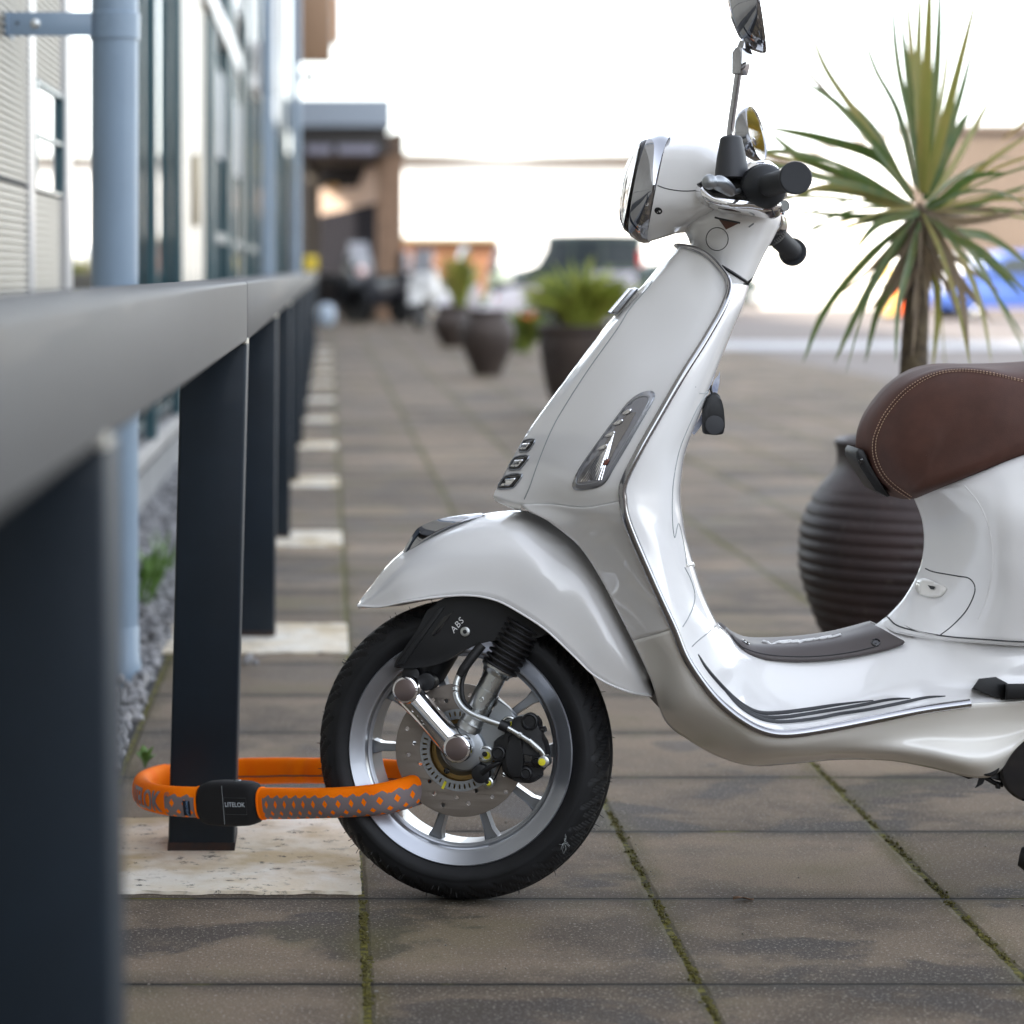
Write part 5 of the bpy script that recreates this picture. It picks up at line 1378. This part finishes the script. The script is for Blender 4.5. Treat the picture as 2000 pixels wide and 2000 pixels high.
# ================================================================== CANOPY BUILDING AT THE END OF THE ROW
brick = mat('warm_brick', (.30, .19, .125), .85, var=.35, vscale=6)
cm = mat('blue_grey_fascia', (.27, .31, .36), .6)
cb = thing('entrance_block', 'dark entrance block with blue grey canopy fascia and warm brick pier', 'building', (0, 50, 0))
Yc = 46.0
def QB(name, u0, v0, u1, v1, Y, dep, m, parent, bevel=0.0):
    a, b = P(u0, v1, Y), P(u1, v0, Y)
    return boxr(name, (a.x, Y, a.z), (b.x, Y + dep, b.z), m, parent, bevel)
QB('fascia', 560, 192, 764, 246, Yc, 6, cm, cb)
QB('soffit_panel', 566, 247, 758, 300, Yc + .3, 5.5, mat('dark_soffit', (.055, .05, .048), .7), cb)
for a, b in ((598, 648), (660, 735)): QB('light_strip', a, 284, b, 300, Yc + .15, .1, mat('lilac_strip', (.25, .24, .30), .5), cb)
QB('back_wall', 560, 300, 745, 640, Yc + 6.2, .4, mat('charcoal_wall', (.014, .013, .014), .7), cb)
fw = mat('sunlit_peach_tone', (.62, .46, .36), .8, var=.1, vscale=1)
bm = bmesh.new()
lo_ = [P(u, v, Yc + 5.8) for u, v in ((608, 370), (700, 366), (725, 300), (748, 262), (760, 262), (760, 395), (735, 395), (610, 425))]  # outline of the sun patch on the wall, painted as a paler piece
add_prism(bm, lo_, [p + Vector((0, .3, 0)) for p in lo_]); finish('sunlit_wall_patch', bm, fw, cb)
bm = bmesh.new()
lo_ = [P(u, v, Yc + 5.7) for u, v in ((622, 421), (735, 396), (735, 600), (622, 600))]
add_prism(bm, lo_, [p + Vector((0, .2, 0)) for p in lo_]); finish('shutter_door', bm, mat('dark_shutter', (.012, .011, .016), .6), cb)
QB('side_wall', 600, 300, 625, 640, Yc + 4, 1, mat('grey_brown_wall', (.10, .085, .07), .8), cb)
pr = QB('brick_pier', 742, 262, 788, 640, Yc + 1.0, 3.5, brick, cb)
QB('pier_cap', 764, 258, 790, 300, Yc + .9, 3.6, mat('brown_cap', (.16, .11, .08), .8), pr)
lathe('wall_lamp', P(650, 372, Yc + 5.2), (0, 0, 1), [(0, .05), (.05, .14), (.12, .1), (.14, 0)], mat('amber_lamp_glass', (.8, .45, .12), .4), cb, res=16)
QB('white_post', 776, 490, 800, 628, 47.0, .25, mat('lilac_white_post', (.55, .53, .56), .6), cb)

# ================================================================== FAR BUILDINGS
whs = thing('warehouse', 'wide white warehouse with a beige eaves band across the far side of the lot', 'warehouse', (10, 100, 0))
white_wall = mat('white_sheet_wall', (.86, .85, .82), .6)
boxr('wall', (2.5, 120, 0), (40, 138, 6.55), white_wall, whs)
bm = bmesh.new()
top_ = [(775, 299), (860, 301), (905, 303), (950, 306), (1000, 307), (1060, 304), (1200, 301), (1480, 301), (1820, 301)]
bot_ = [(1820, 321), (1480, 321), (1200, 321), (1060, 319), (1000, 315), (950, 314), (905, 316), (860, 319), (775, 321)]
lo_ = [P(u, v, 119.4) for u, v in top_ + bot_]
add_prism(bm, lo_, [p + Vector((0, .5, 0)) for p in lo_]); finish('eaves_band', bm, mat('beige_eaves', (.06, .045, .035), .8), whs)
fb = thing('brick_unit', 'low orange brick wall glimpsed beyond the parked scooters', 'wall', (6, 95, 0))
QB('wall', 782, 468, 975, 600, 95, 3, mat('orange_brick', (.19, .085, .042), .85, var=.3, vscale=1), fb)
QB('roof', 780, 462, 978, 470, 94.5, 4, mat('tan_coping', (.25, .2, .12), .8), fb)
# right-hand shed with tan ribbed upper cladding
sh = thing('shed', 'tan ribbed metal shed above a white base behind the cordyline plant', 'building', (18, 60, 0))
tan = mat('tan_ribbed_sheet', (.19, .145, .112), .6, var=.12, vscale=.7)
a, b = P(1775, 490, 60), P(2500, 252, 60)
bm = bmesh.new(); rows = []; n = 90
for i in range(n):
    for k, d_ in ((0, 0), (.5, 0), (.6, .07), (.9, .07)):
        xx = a.x + (b.x - a.x) * (i + k) / n
        rows.append([Vector((xx, 60 + d_, a.z)), Vector((xx, 60 + d_, b.z))])
add_grid(bm, rows); finish('ribbed_cladding', bm, tan, sh, smooth=False)
boxr('wall', (a.x + .1, 60.2, 0), (b.x, 75, b.z), white_wall, sh)
boxr('roof_edge', (a.x - .1, 59.8, b.z), (b.x, 75, b.z + .12), tan, sh)
boxr('low_wall', (a.x, 59.6, 0), (b.x, 59.9, .12), tan, sh)
# pale palisade fence
fn_ = thing('palisade_fence', 'pale metal palisade fence behind the handlebars', 'fence', (12, 62, 0))
pal = mat('pale_fence_paint', (.80, .76, .68), .6)
bm = bmesh.new()
a, b = P(1488, 482, 64), P(1760, 482, 64); n = 44
for i in range(n):
    xx = a.x + (b.x - a.x) * i / n
    add_box(bm, (xx, 64, a.z / 2), (.055, .02, a.z))
finish('pales', bm, pal, fn_)
boxr('fence_rail', (a.x, 64.03, 1.2), (b.x, 64.08, 1.26), pal, fn_); boxr('fence_rail', (a.x, 64.03, .3), (b.x, 64.08, .36), pal, fn_)
hd = tag(QB('screen_wall', 1640, 440, 1800, 625, 66, .4, mat('sunlit_yellow_render', (.78, .62, .38), .8), None), 'sunlit pale yellow wall behind the cordyline trunk', 'wall')
def cone_barrier():
    t = thing('barrier', 'orange and yellow upright barrier board standing by the blue car', 'barrier', (11, 50, 0))
    QB('orange_board', 1755, 528, 1772, 612, 50, .1, mat('signal_orange', (.95, .12, .02), .5), t, .02)
    QB('yellow_board', 1728, 520, 1754, 620, 50.05, .1, mat('signal_yellow', (.95, .62, .18), .5), t, .02)
    QB('foot', 1725, 614, 1775, 622, 49.9, .35, M['black'], t)
cone_barrier()

# cars ------------------------------------------------------------
car_glass = mat('car_glass', (.03, .04, .045), .05, spec=.8)
def car(name, label, col, x, y, Lc, Hc, prof, wins, wheels, extra=()):
    t = thing(name, label, 'car', (x, y, 0))
    paint = mat(name + '_paint_' + label.split()[0], col, .35, .2, 1.0)
    Wd = 1.7
    def place(px, pz, yy): return Vector((x + px * Lc, y + yy, pz * Hc))
    bm = bmesh.new(); lo_ = [tuple(q) for q in spline_closed(prof, 3)]
    add_prism(bm, [place(a, b, 0) for a, b in lo_], [place(a, b, Wd) for a, b in lo_], .05, 3)
    bd_ = finish('body', bm, paint, t)
    for w_ in wins:
        bm = bmesh.new(); add_prism(bm, [place(a, b, -.012) for a, b in w_], [place(a, b, .03) for a, b in w_]); finish('window', bm, car_glass, t)
    for wx in wheels:
        for yy, sgn in ((.02, -1), (Wd - .02, 1)):
            o_ = Vector((x + wx * Lc, y + yy, .31))
            ty = lathe('wheel', o_, (0, sgn, 0), [(-.2, 0), (-.2, .27), (-.17, .31), (-.03, .31), (0, .29), (.005, .21), (0, .2)], M['rubber'], t, res=28)
            lathe('wheel_rim', o_, (0, sgn, 0), [(.0, .205), (.012, .2), (-.02, .16), (.01, .05), (.012, 0)], mat('bright_wheel_trim', (.85, .84, .80), .3, .3), ty, res=28)
    for (a, b, c_, d_, mm) in extra:
        pa, pb = place(a, b, -.02), place(c_, d_, .05)
        boxr('lamp', (min(pa.x, pb.x), pa.y, min(pa.z, pb.z)), (max(pa.x, pb.x), pb.y, max(pa.z, pb.z)), mm, t)
    return t
hatch = [(0, .25), (.01, .5), (.06, .58), (.22, .66), (.33, .95), (.42, 1.0), (.75, .99), (.90, .80), (.97, .62), (1.0, .45), (.99, .22), (.9, .18), (.1, .18)]
hw = [[(.27, .66), (.36, .91), (.52, .93), (.52, .66)], [(.54, .66), (.54, .93), (.72, .91), (.82, .68)]]
red_l, wht_l = mat('red_lamp_glass', (.6, .02, .02), .2, coat=1), mat('white_lamp_glass', (.8, .8, .8), .2, coat=1)
p = P(1822, 625, 48)
car('car', 'metallic blue hatchback parked at the right edge behind the cordyline leaves', (.045, .10, .34), p.x, 48, 4.1, 1.36, hatch, hw, (.17, .80), ((0.0, .42, .06, .52, wht_l),))
p = P(1375, 610, 54)
car('car', 'dark green car half hidden behind the scooter neck and leg shield', (.03, .05, .045), p.x - 2.6, 54, 3.9, 1.15, hatch, hw, (.18, .80), ((.93, .3, 1.0, .42, wht_l),))
box4 = [(0, .25), (.0, .52), (.03, .58), (.20, .62), (.28, .94), (.34, 1.0), (.93, 1.0), (.99, .95), (1.0, .55), (1.0, .22), (.9, .2), (.1, .2)]
bw = [[(.24, .63), (.31, .93), (.44, .94), (.44, .63)], [(.47, .63), (.47, .94), (.68, .94), (.68, .63)], [(.71, .63), (.71, .94), (.94, .93), (.96, .63)]]
p = P(1002, 620, 50)
car('car', 'dark green off-road car with boxy windows parked beyond the bushy planter', (.035, .05, .045), p.x, 50, 2.65, 1.72, box4, bw, (.2, .8), ((.97, .62, 1.01, .8, red_l), (.62, .3, .95, .55, mat('lilac_panel', (.55, .53, .62), .4))))

# parked two-wheelers ----------------------------------------------
def two_wheeler(label, loc, col, seat_col, s=1.0, rot=0.0, lamp=(.8, .8, .8), screen=True, group='two-wheelers parked far away', name='parked_scooter', cat='scooter'):
    t = thing(name, label, cat, (0, 0, 0), group)
    pt = mat('fairing_' + '_'.join('%d' % (c * 100) for c in col), col, .3, coat=1)
    for wx in (-.62, .62):
        w_ = lathe('wheel', (wx, -.06, .27), (0, 1, 0), [(.0, .17), (0, .24), (.03, .27), (.09, .27), (.12, .24), (.12, .17)], M['rubber'], t, res=24)
        lathe('wheel_rim', (wx, -.04, .27), (0, 1, 0), [(0, 0), (0, .17), (.08, .17), (.08, 0)], M['alu'], w_, res=20)
    def pr(nm, pts, w0, m_, bev=.02):
        bm = bmesh.new(); q = [tuple(a) for a in spline_closed(pts, 3)]
        add_prism(bm, [Vector((a, -w0, b)) for a, b in q], [Vector((a, w0, b)) for a, b in q], bev); return finish(nm, bm, m_, t)
    pr('front_fairing', [(-.62, .62), (-.50, .95), (-.36, .98), (-.34, .7), (-.28, .42), (-.42, .40), (-.55, .50)], .22, pt, .06)
    pr('mudguard', [(-.90, .42), (-.80, .56), (-.60, .60), (-.45, .50), (-.42, .38), (-.60, .50), (-.78, .46)], .09, pt, .03)
    pr('body', [(-.35, .30), (.0, .28), (.45, .32), (.85, .62), (.88, .72), (.5, .74), (.05, .70), (-.05, .45), (-.32, .42)], .19, pt, .06)
    pr('seat', [(-.05, .70), (.10, .80), (.45, .80), (.85, .84), (.88, .76), (.4, .70), (.05, .68)], .15, seat_col, .03)
    tube('handlebar', [(-.42, -.36, 1.02), (-.48, -.12, 1.05), (-.48, .12, 1.05), (-.42, .36, 1.02)], .018, M['black'], t, res=8)
    tube('fork', [(-.45, 0, .95), (-.62, 0, .3)], .03, M['steel'], t, res=8)
    lathe('headlamp', (-.55, 0, .86), (-1, 0, .15), [(-.02, .10), (.04, .09), (.07, .05), (.08, 0)], mat('lamp_bright_%d' % (lamp[1] * 100), lamp, .15, coat=1), t, res=20)
    if screen: pr('windscreen', [(-.58, .98), (-.46, 1.30), (-.44, 1.30), (-.52, .98)], .18, M['lens'], .004)
    t.location = loc; t.rotation_euler = (0, 0, rot); t.scale = (s, s, s)
    return t
dk = (.012, .012, .015)
two_wheeler('black motor scooter parked nose out under the canopy, nearest the shutter', P(672, 606, 45.5) * 1.0 - Vector((0, 0, P(672, 606, 45.5).z)), dk, M['black'], s=1.12, rot=2.1, lamp=(.9, .62, .58), cat='motorbike', name='parked_motorbike')
two_wheeler('black motorbike with grey fairing parked beside the brick pier', Vector((P(735, 606, 45).x, 45, 0)), (.045, .045, .06), M['black'], s=1.12, rot=-.9, lamp=(.95, .95, .9), cat='motorbike', name='parked_motorbike')
two_wheeler('black motor scooter standing deepest under the canopy, tail towards the lot', Vector((P(705, 600, 48).x, 48, 0)), dk, M['black'], rot=1.3, lamp=(.8, .5, .45), cat='motorbike', name='parked_motorbike')
two_wheeler('white motor scooter parked behind the two dark urns', Vector((P(965, 640, 36).x, 36, 0)), (.62, .58, .62), M['black'], rot=.25, lamp=(.8, .8, .8))
two_wheeler('white and lime motor scooter parked between the urn and the green car', Vector((P(1030, 640, 37).x, 37, 0)), (.55, .62, .36), M['black'], rot=-.35, lamp=(.9, .9, .9))
two_wheeler('pale grey motor scooter half hidden by the white post and a blue sheet', Vector((P(850, 640, 41).x, 41, 0)), (.72, .71, .69), mat('pale_seat', (.5, .5, .52), .5), rot=1.1, lamp=(.85, .85, .85))
tag(QB('notice_board', 806, 500, 836, 618, 42.2, .1, mat('blue_grey_board', (.20, .22, .30), .6), None, .02), 'narrow blue grey notice board standing beside the white post', 'notice board')
tag(QB('rubbish_bag', 618, 592, 655, 640, 33.5, .35, mat('pale_blue_plastic', (.42, .50, .60), .35), None, .12), 'pale blue plastic bag slumped at the far end of the railing', 'bag')
yb = thing('warning_sign', 'small yellow board fixed above the far end of the railing', 'sign', (P(608, 520, 33).x, 33, 0))
box('board', P(607, 514, 33), (.18, .03, .2), mat('sign_yellow', (.85, .62, .05), .5), yb, .01)
tube('stem', [P(607, 514, 33.05), Vector((P(607, 514, 33).x, 33.05, 0))], .015, M['steel'], yb)

# ================================================================== PLANTERS AND PLANTS
clay = bpy.data.materials.new('dark_glazed_clay'); g = G(clay)
pos = g.n('ShaderNodeTexCoord').outputs['Object']
c_ = g.mix(g.rng(g.noise(pos, 5, 5, .6), .35, .65), (.050, .034, .034), (.030, .022, .023))
c_ = g.mix(g.m('MULTIPLY', g.rng(g.noise(pos, 40, 4, .7), .58, .7), .4), c_, (.13, .11, .10))
g.K.new(c_, g.b.inputs['Base Color']); g.b.inputs['Roughness'].default_value = .5; g.b.inputs['Specular IOR Level'].default_value = .35; g.bump(g.noise(pos, 120, 4), .25, .002)
clay2 = mat('brown_clay', (.034, .025, .023), .6, var=.4, vscale=5, col2=(.065, .047, .038))
soil = mat('potting_soil', (.025, .018, .013), .95, bump=.8, bscale=60, dist=.01)
def urn(label, c, R, H, rib, m, group, rim_r=None, prof=None):
    t = thing('planter', label, 'planter', c, group)
    if prof is None: prof = [(0, .62), (.1, .72), (.3, .90), (.5, 1.0), (.68, .97), (.82, .78), (.88, .66), (.93, .66), (.97, .74), (1.0, .74)]
    q = spline([(a * H, r * R) for a, r in prof], 18); pts_ = []
    for i, (a, r) in enumerate(q):
        k = 0
        if rib and .12 * H < a < .86 * H: k = rib * (math.sin(a * 2 * math.pi / .0242))
        pts_.append((a, r + k))
    if rib:
        a_ = np.linspace(0, H, 420); rr_ = np.interp(a_, q[:, 0], q[:, 1])
        env = np.clip((a_ - .04) / .05, 0, 1) * np.clip((.83 * H - a_) / .03, 0, 1)
        pts_ = [(a, r + rib * e * (abs(math.sin(a * math.pi / .0272)) - .6)) for a, r, e in zip(a_, rr_, env)]
    top_r = pts_[-1][1]
    pts_ += [(H + .006, top_r - .008), (H, top_r - .022), (H - .06, top_r - .03)]
    lathe('pot', c, (0, 0, 1), pts_, m, t, res=96)
    lathe('soil', (c[0], c[1], c[2] + H - .05), (0, 0, 1), [(0, top_r - .02), (.01, .05), (.012, 0)], soil, t, res=32)
    return t
YP = 5.62
pc = Vector((P(1785, 1300, YP).x, YP, 0))
urn('large dark ribbed urn holding the cordyline behind the scooter floor', pc, .262, .575, .0042, clay, 'dark clay planters',
    prof=[(0, .50), (.08, .60), (.25, .83), (.45, .98), (.55, 1.0), (.68, .97), (.80, .84), (.865, .72), (.90, .675), (.94, .665), (.975, .675), (1.0, .69)])
def leaf(bm, pts, w, mi=0, fold=.35, n=9, wprof=None):
    q = spline(pts, n); k = len(q); rings = []
    for i, p in enumerate(q):
        t = i / (k - 1); d = Vector(q[min(i + 1, k - 1)] - q[max(i - 1, 0)]).normalized()
        view = Vector((0.1, -1, .15)).normalized()
        sd = d.cross(view)
        if sd.length < .05: sd = Vector((1, 0, 0))
        sd.normalize(); sd = (Matrix.Rotation(wprof[1] if wprof else 0, 3, d) @ sd)
        nn = sd.cross(d).normalized()
        ww = w * (min(1, .45 + t * 2.2)) * (1 - t ** 2.6) ** .8 + .0006
        p = Vector(p)
        rings.append([p - sd * ww * .5 + nn * ww * fold * .5, p, p + sd * ww * .5 + nn * ww * fold * .5])
    add_grid(bm, rings, mi=mi)
lfm = []
for nm, c1, c2 in (('cordyline_leaf', (.20, .20, .05), (.30, .23, .07)), ('cordyline_leaf_dark', (.065, .11, .03), (.14, .15, .04)), ('cordyline_leaf_dry', (.20, .15, .09), (.13, .09, .06))):
    m_ = bpy.data.materials.new(nm); g = G(m_)
    pos = g.n('ShaderNodeTexCoord').outputs['Object']
    mpp = g.n('ShaderNodeMapping'); mpp.inputs['Scale'].default_value = (1, 1, .15); g.K.new(pos, mpp.inputs['Vector'])
    g.K.new(g.mix(g.rng(g.noise(mpp.outputs[0], 26, 5, .7), .38, .62), c1, c2), g.b.inputs['Base Color']); g.b.inputs['Roughness'].default_value = .42
    tr_ = g.n('ShaderNodeBsdfTranslucent'); tr_.inputs['Color'].default_value = (*[c * 2.2 for c in c1], 1)
    mx_ = g.n('ShaderNodeMixShader'); mx_.inputs[0].default_value = .3
    out_ = [q for q in g.N if q.type == 'OUTPUT_MATERIAL'][0]
    g.K.new(g.b.outputs[0], mx_.inputs[1]); g.K.new(tr_.outputs[0], mx_.inputs[2]); g.K.new(mx_.outputs[0], out_.inputs['Surface'])
    lfm.append(m_)
bark = mat('cordyline_bark', (.15, .115, .065), .85, var=.55, vscale=30, bump=.9, bscale=45, dist=.012, col2=(.04, .028, .022))
cord = thing('cordyline', 'tall cordyline palm with long sword leaves rising from the ribbed urn', 'plant', (pc.x, pc.y, .55))
cen = P(*cP(1238, 1130), YP)
tb = P(1786, 885, YP)
trunk = tube('trunk', spline([tb, P(1784, 740, YP), P(1790, 600, YP), P(1796, 500, YP), cen], 6), list(np.linspace(.036, .022, 25)), bark, cord, res=16)
bm = bmesh.new(); random.seed(5)
LV = [((620, 100), (720, 370), (900, 640), 0, .3), ((890, 80), (985, 370), (1110, 620), 1, .2), ((1072, -130), (1105, 330), (1180, 700), 1, -.1), ((1120, 30), (1160, 350), (1200, 700), 1, .1),
      ((1238, -200), (1220, 400), (1235, 750), 0, 0), ((1290, -220), (1275, 300), (1255, 750), 0, -.2), ((1345, -190), (1325, 350), (1270, 800), 1, .1), ((1560, -110), (1430, 400), (1330, 780), 0, -.1),
      ((1535, 190), (1450, 520), (1330, 900), 1, .2), ((1635, 500), (1560, 620), (1400, 900), 0, .3), ((1510, 590), (1440, 700), (1330, 930), 1, .1), ((380, 680), (700, 745), (1020, 855), 1, -.2),
      ((400, 690), (600, 850), (930, 980), 1, .1), ((410, 870), (640, 950), (900, 1010), 1, -.3), ((500, 1130), (880, 1165), (1120, 1160), 1, .2), ((490, 1085), (760, 1010), (1080, 1110), 0, -.1),
      ((770, 1235), (950, 1195), (1150, 1150), 1, .1), ((880, 1355), (1000, 1215), (1170, 1160), 1, -.2), ((600, 1960), (720, 1680), (930, 1420), 1, .15), ((770, 1960), (920, 1640), (1100, 1330), 1, -.1),
      ((935, 1960), (1010, 1650), (1150, 1370), 1, .2), ((1100, 1960), (1112, 1650), (1175, 1400), 1, -.3), ((1850, 710), (1600, 880), (1380, 1090), 0, .2), ((1720, 930), (1500, 960), (1340, 1085), 1, -.2),
      ((1850, 985), (1600, 1075), (1350, 1150), 1, .1), ((1850, 1120), (1600, 1180), (1380, 1200), 2, -.1), ((1850, 1440), (1600, 1280), (1400, 1250), 1, .2), ((1850, 1620), (1580, 1370), (1400, 1280), 1, -.2),
      ((1830, 1960), (1620, 1560), (1480, 1330), 1, .1), ((1620, 1960), (1540, 1600), (1400, 1300), 0, -.1), ((1780, 1600), (1600, 1400), (1450, 1290), 1, .25), ((540, 290), (720, 500), (960, 760), 2, -.35),
      ((590, 430), (780, 560), (1000, 800), 1, -.4), ((1150, -150), (1190, 300), (1215, 700), 0, .35), ((1400, -40), (1370, 350), (1300, 760), 0, .3), ((1300, 2000), (1330, 1650), (1290, 1300), 0, .1),
      ((1230, 1990), (1225, 1650), (1240, 1350), 1, .3), ((880, 560), (1000, 720), (1120, 960), 1, .4), ((1710, 1180), (1560, 1130), (1400, 1150), 2, .1), ((1500, 1960), (1450, 1560), (1340, 1300), 2, -.3)]
for tip, mid_, b_, mi, dy in LV:
    dr = dy * 1.0
    base_ = cen.lerp(P(*cP(*b_), YP + dr * .25), .25) + Vector((0, dr * .05, 0))
    pts_ = [base_, P(*cP(*b_), YP + dr * .3), P(*cP(*mid_), YP + dr * .7), P(*cP(*tip), YP + dr)]
    leaf(bm, pts_, random.uniform(.026, .036) * (.82 if tip[1] < 0 else .80), mi, wprof=(0, random.uniform(-.6, .6)))
def rosette(bm, cen, n, Lr_, rnd, wr=(.022, .034), up0=.15, up1=1.45):
    for k in range(n):
        a = k * 2.39996 + rnd.uniform(-.2, .2); el = up0 + (up1 - up0) * rnd.random() ** .9
        l = Lr_ * rnd.uniform(.7, 1.1); d = Vector((math.cos(a) * math.cos(el), math.sin(a) * math.cos(el), math.sin(el)))
        sag = rnd.uniform(.1, .55) * math.cos(el)
        pts_ = [cen + d * .03, cen + d * l * .4, cen + d * l * .75 - Vector((0, 0, sag * l * .22)), cen + d * l - Vector((0, 0, sag * l * .65))]
        leaf(bm, pts_, rnd.uniform(*wr), rnd.choice((0, 1, 1)), n=5, wprof=(0, rnd.uniform(-1, 1)))
rosette(bm, cen, 26, .66, random.Random(8), up0=-.6, up1=.55, wr=(.007, .014))
for k in range(60):                                    # dry skirt below the crown
    a = random.uniform(0, 6.28); l = random.uniform(.06, .26)
    d = Vector((math.cos(a) * .5, math.sin(a) * .5, -.85 + random.uniform(-.1, .5))).normalized()
    s_ = cen + Vector((0, 0, random.uniform(-.12, .02)))
    leaf(bm, [s_, s_ + d * l * .5, s_ + d * l], .012, 2, n=3)
finish('leaves', bm, None, cord, angle=80, mats=lfm)
# second cordyline of the pair, beyond the right edge (seen in the far mirror)
pc2 = Vector((2.55, 6.6, 0))
urn('dark urn of the neighbouring cordyline beyond the right edge', pc2, .25, .56, 0, clay, 'dark clay planters')
c2_ = thing('cordyline', 'yellow green cordyline palm beyond the right edge, mirrored in the far mirror', 'plant', (pc2.x, pc2.y, .5))
tube('trunk', [pc2 + Vector((0, 0, .5)), pc2 + Vector((.02, 0, 1.42))], .035, bark, c2_, res=12)
bm = bmesh.new(); rosette(bm, pc2 + Vector((.02, 0, 1.44)), 110, .85, random.Random(2), wr=(.03, .045)); finish('leaves', bm, None, c2_, angle=80, mats=[mat('yellow_sword_leaf', (.55, .40, .06), .5, var=.3, vscale=12), mat('olive_sword_leaf', (.34, .27, .05), .5, var=.3, vscale=12)])

grassm = [mat('bush_green', (.32, .37, .06), .5, var=.3, vscale=8), mat('bush_dark_green', (.10, .15, .035), .5), mat('bush_yellow', (.30, .27, .06), .5, var=.3, vscale=9)]
def tuft(label, c, H, R, n, seed, mixw, group, w=.02, name='bushy_plant'):
    t = thing(name, label, 'plant', c, group); rnd = random.Random(seed); bm = bmesh.new()
    for k in range(n):
        a = rnd.uniform(0, 6.28); rr_ = rnd.random() ** .5
        d = Vector((math.cos(a) * rr_ * R, math.sin(a) * rr_ * R, H * rnd.uniform(.55, 1.05) * (1 - .35 * rr_)))
        b_ = Vector(c) + Vector((math.cos(a), math.sin(a), 0)) * R * .25 * rnd.random()
        leaf(bm, [b_, b_ + Vector((d.x * .35, d.y * .35, d.z * .6)), b_ + Vector((d.x, d.y, d.z * rnd.uniform(.75, 1)))], w * rnd.uniform(.6, 1.2), rnd.choices((0, 1, 2), mixw)[0], n=3)
    finish('leaves', bm, None, t, angle=80, mats=grassm); return t
upr = [(0, .50), (.12, .62), (.35, .86), (.55, 1.0), (.70, .96), (.82, .80), (.90, .74), (.96, .80), (1.0, .82)]
y3 = 16.4; x3 = P(1150, 790, y3).x
urn('big dark tub planter holding the bushy grass, just left of the leg shield', (x3, y3, 0), .335, .60, 0, clay2, 'dark clay planters', prof=[(0, .62), (.3, .85), (.7, .98), (.9, 1.0), (.95, 1.04), (1, 1.04)])
tuft('bushy bright green grass plant spilling from the big tub planter', (x3 - .05, y3, .56), .56, .40, 520, 3, (5, 2, 1), 'plants in the far planters', .020)
y2 = 22.6; x2 = P(952, 730, y2).x
urn('rounded brown urn standing nearer of the two empty looking urns', (x2, y2, 0), .255, .60, 0, clay2, 'dark clay planters', prof=[(0, .48), (.15, .62), (.4, .88), (.62, 1.0), (.78, .93), (.90, .72), (.95, .70), (1.0, .76)])
y1 = 31.0; x1 = P(884, 678, y1).x
urn('smaller brown urn behind and left of the rounded one, holding the spiky plant', (x1, y1, 0), .26, .52, 0, clay2, 'dark clay planters', prof=upr)
tuft('tall spiky yellow green plant in the farthest urn', (x1 + .08, y1, .48), .95, .28, 110, 6, (2, 1, 4), 'plants in the far planters', .05, name='spiky_plant')
y4 = 27.5; x4 = P(1022, 695, y4).x
tuft('low dark shrub with red flowers between the urn and the big tub', (x4 - .02, y4, .05), .62, .34, 500, 9, (2, 5, .2), 'plants in the far planters', .035)
fl = mat('red_flower', (.75, .05, .03), .5)
bm = bmesh.new()
for u, v in ((1022, 617), (1040, 614), (968, 582), (1034, 620)):
    bmesh.ops.create_icosphere(bm, subdivisions=1, radius=.026, matrix=Matrix.Translation(P(u, v, y4 - .3)))
tag(finish('flower_heads', bm, fl), 'red flower heads on the low dark shrub', 'flowers', kind='stuff')
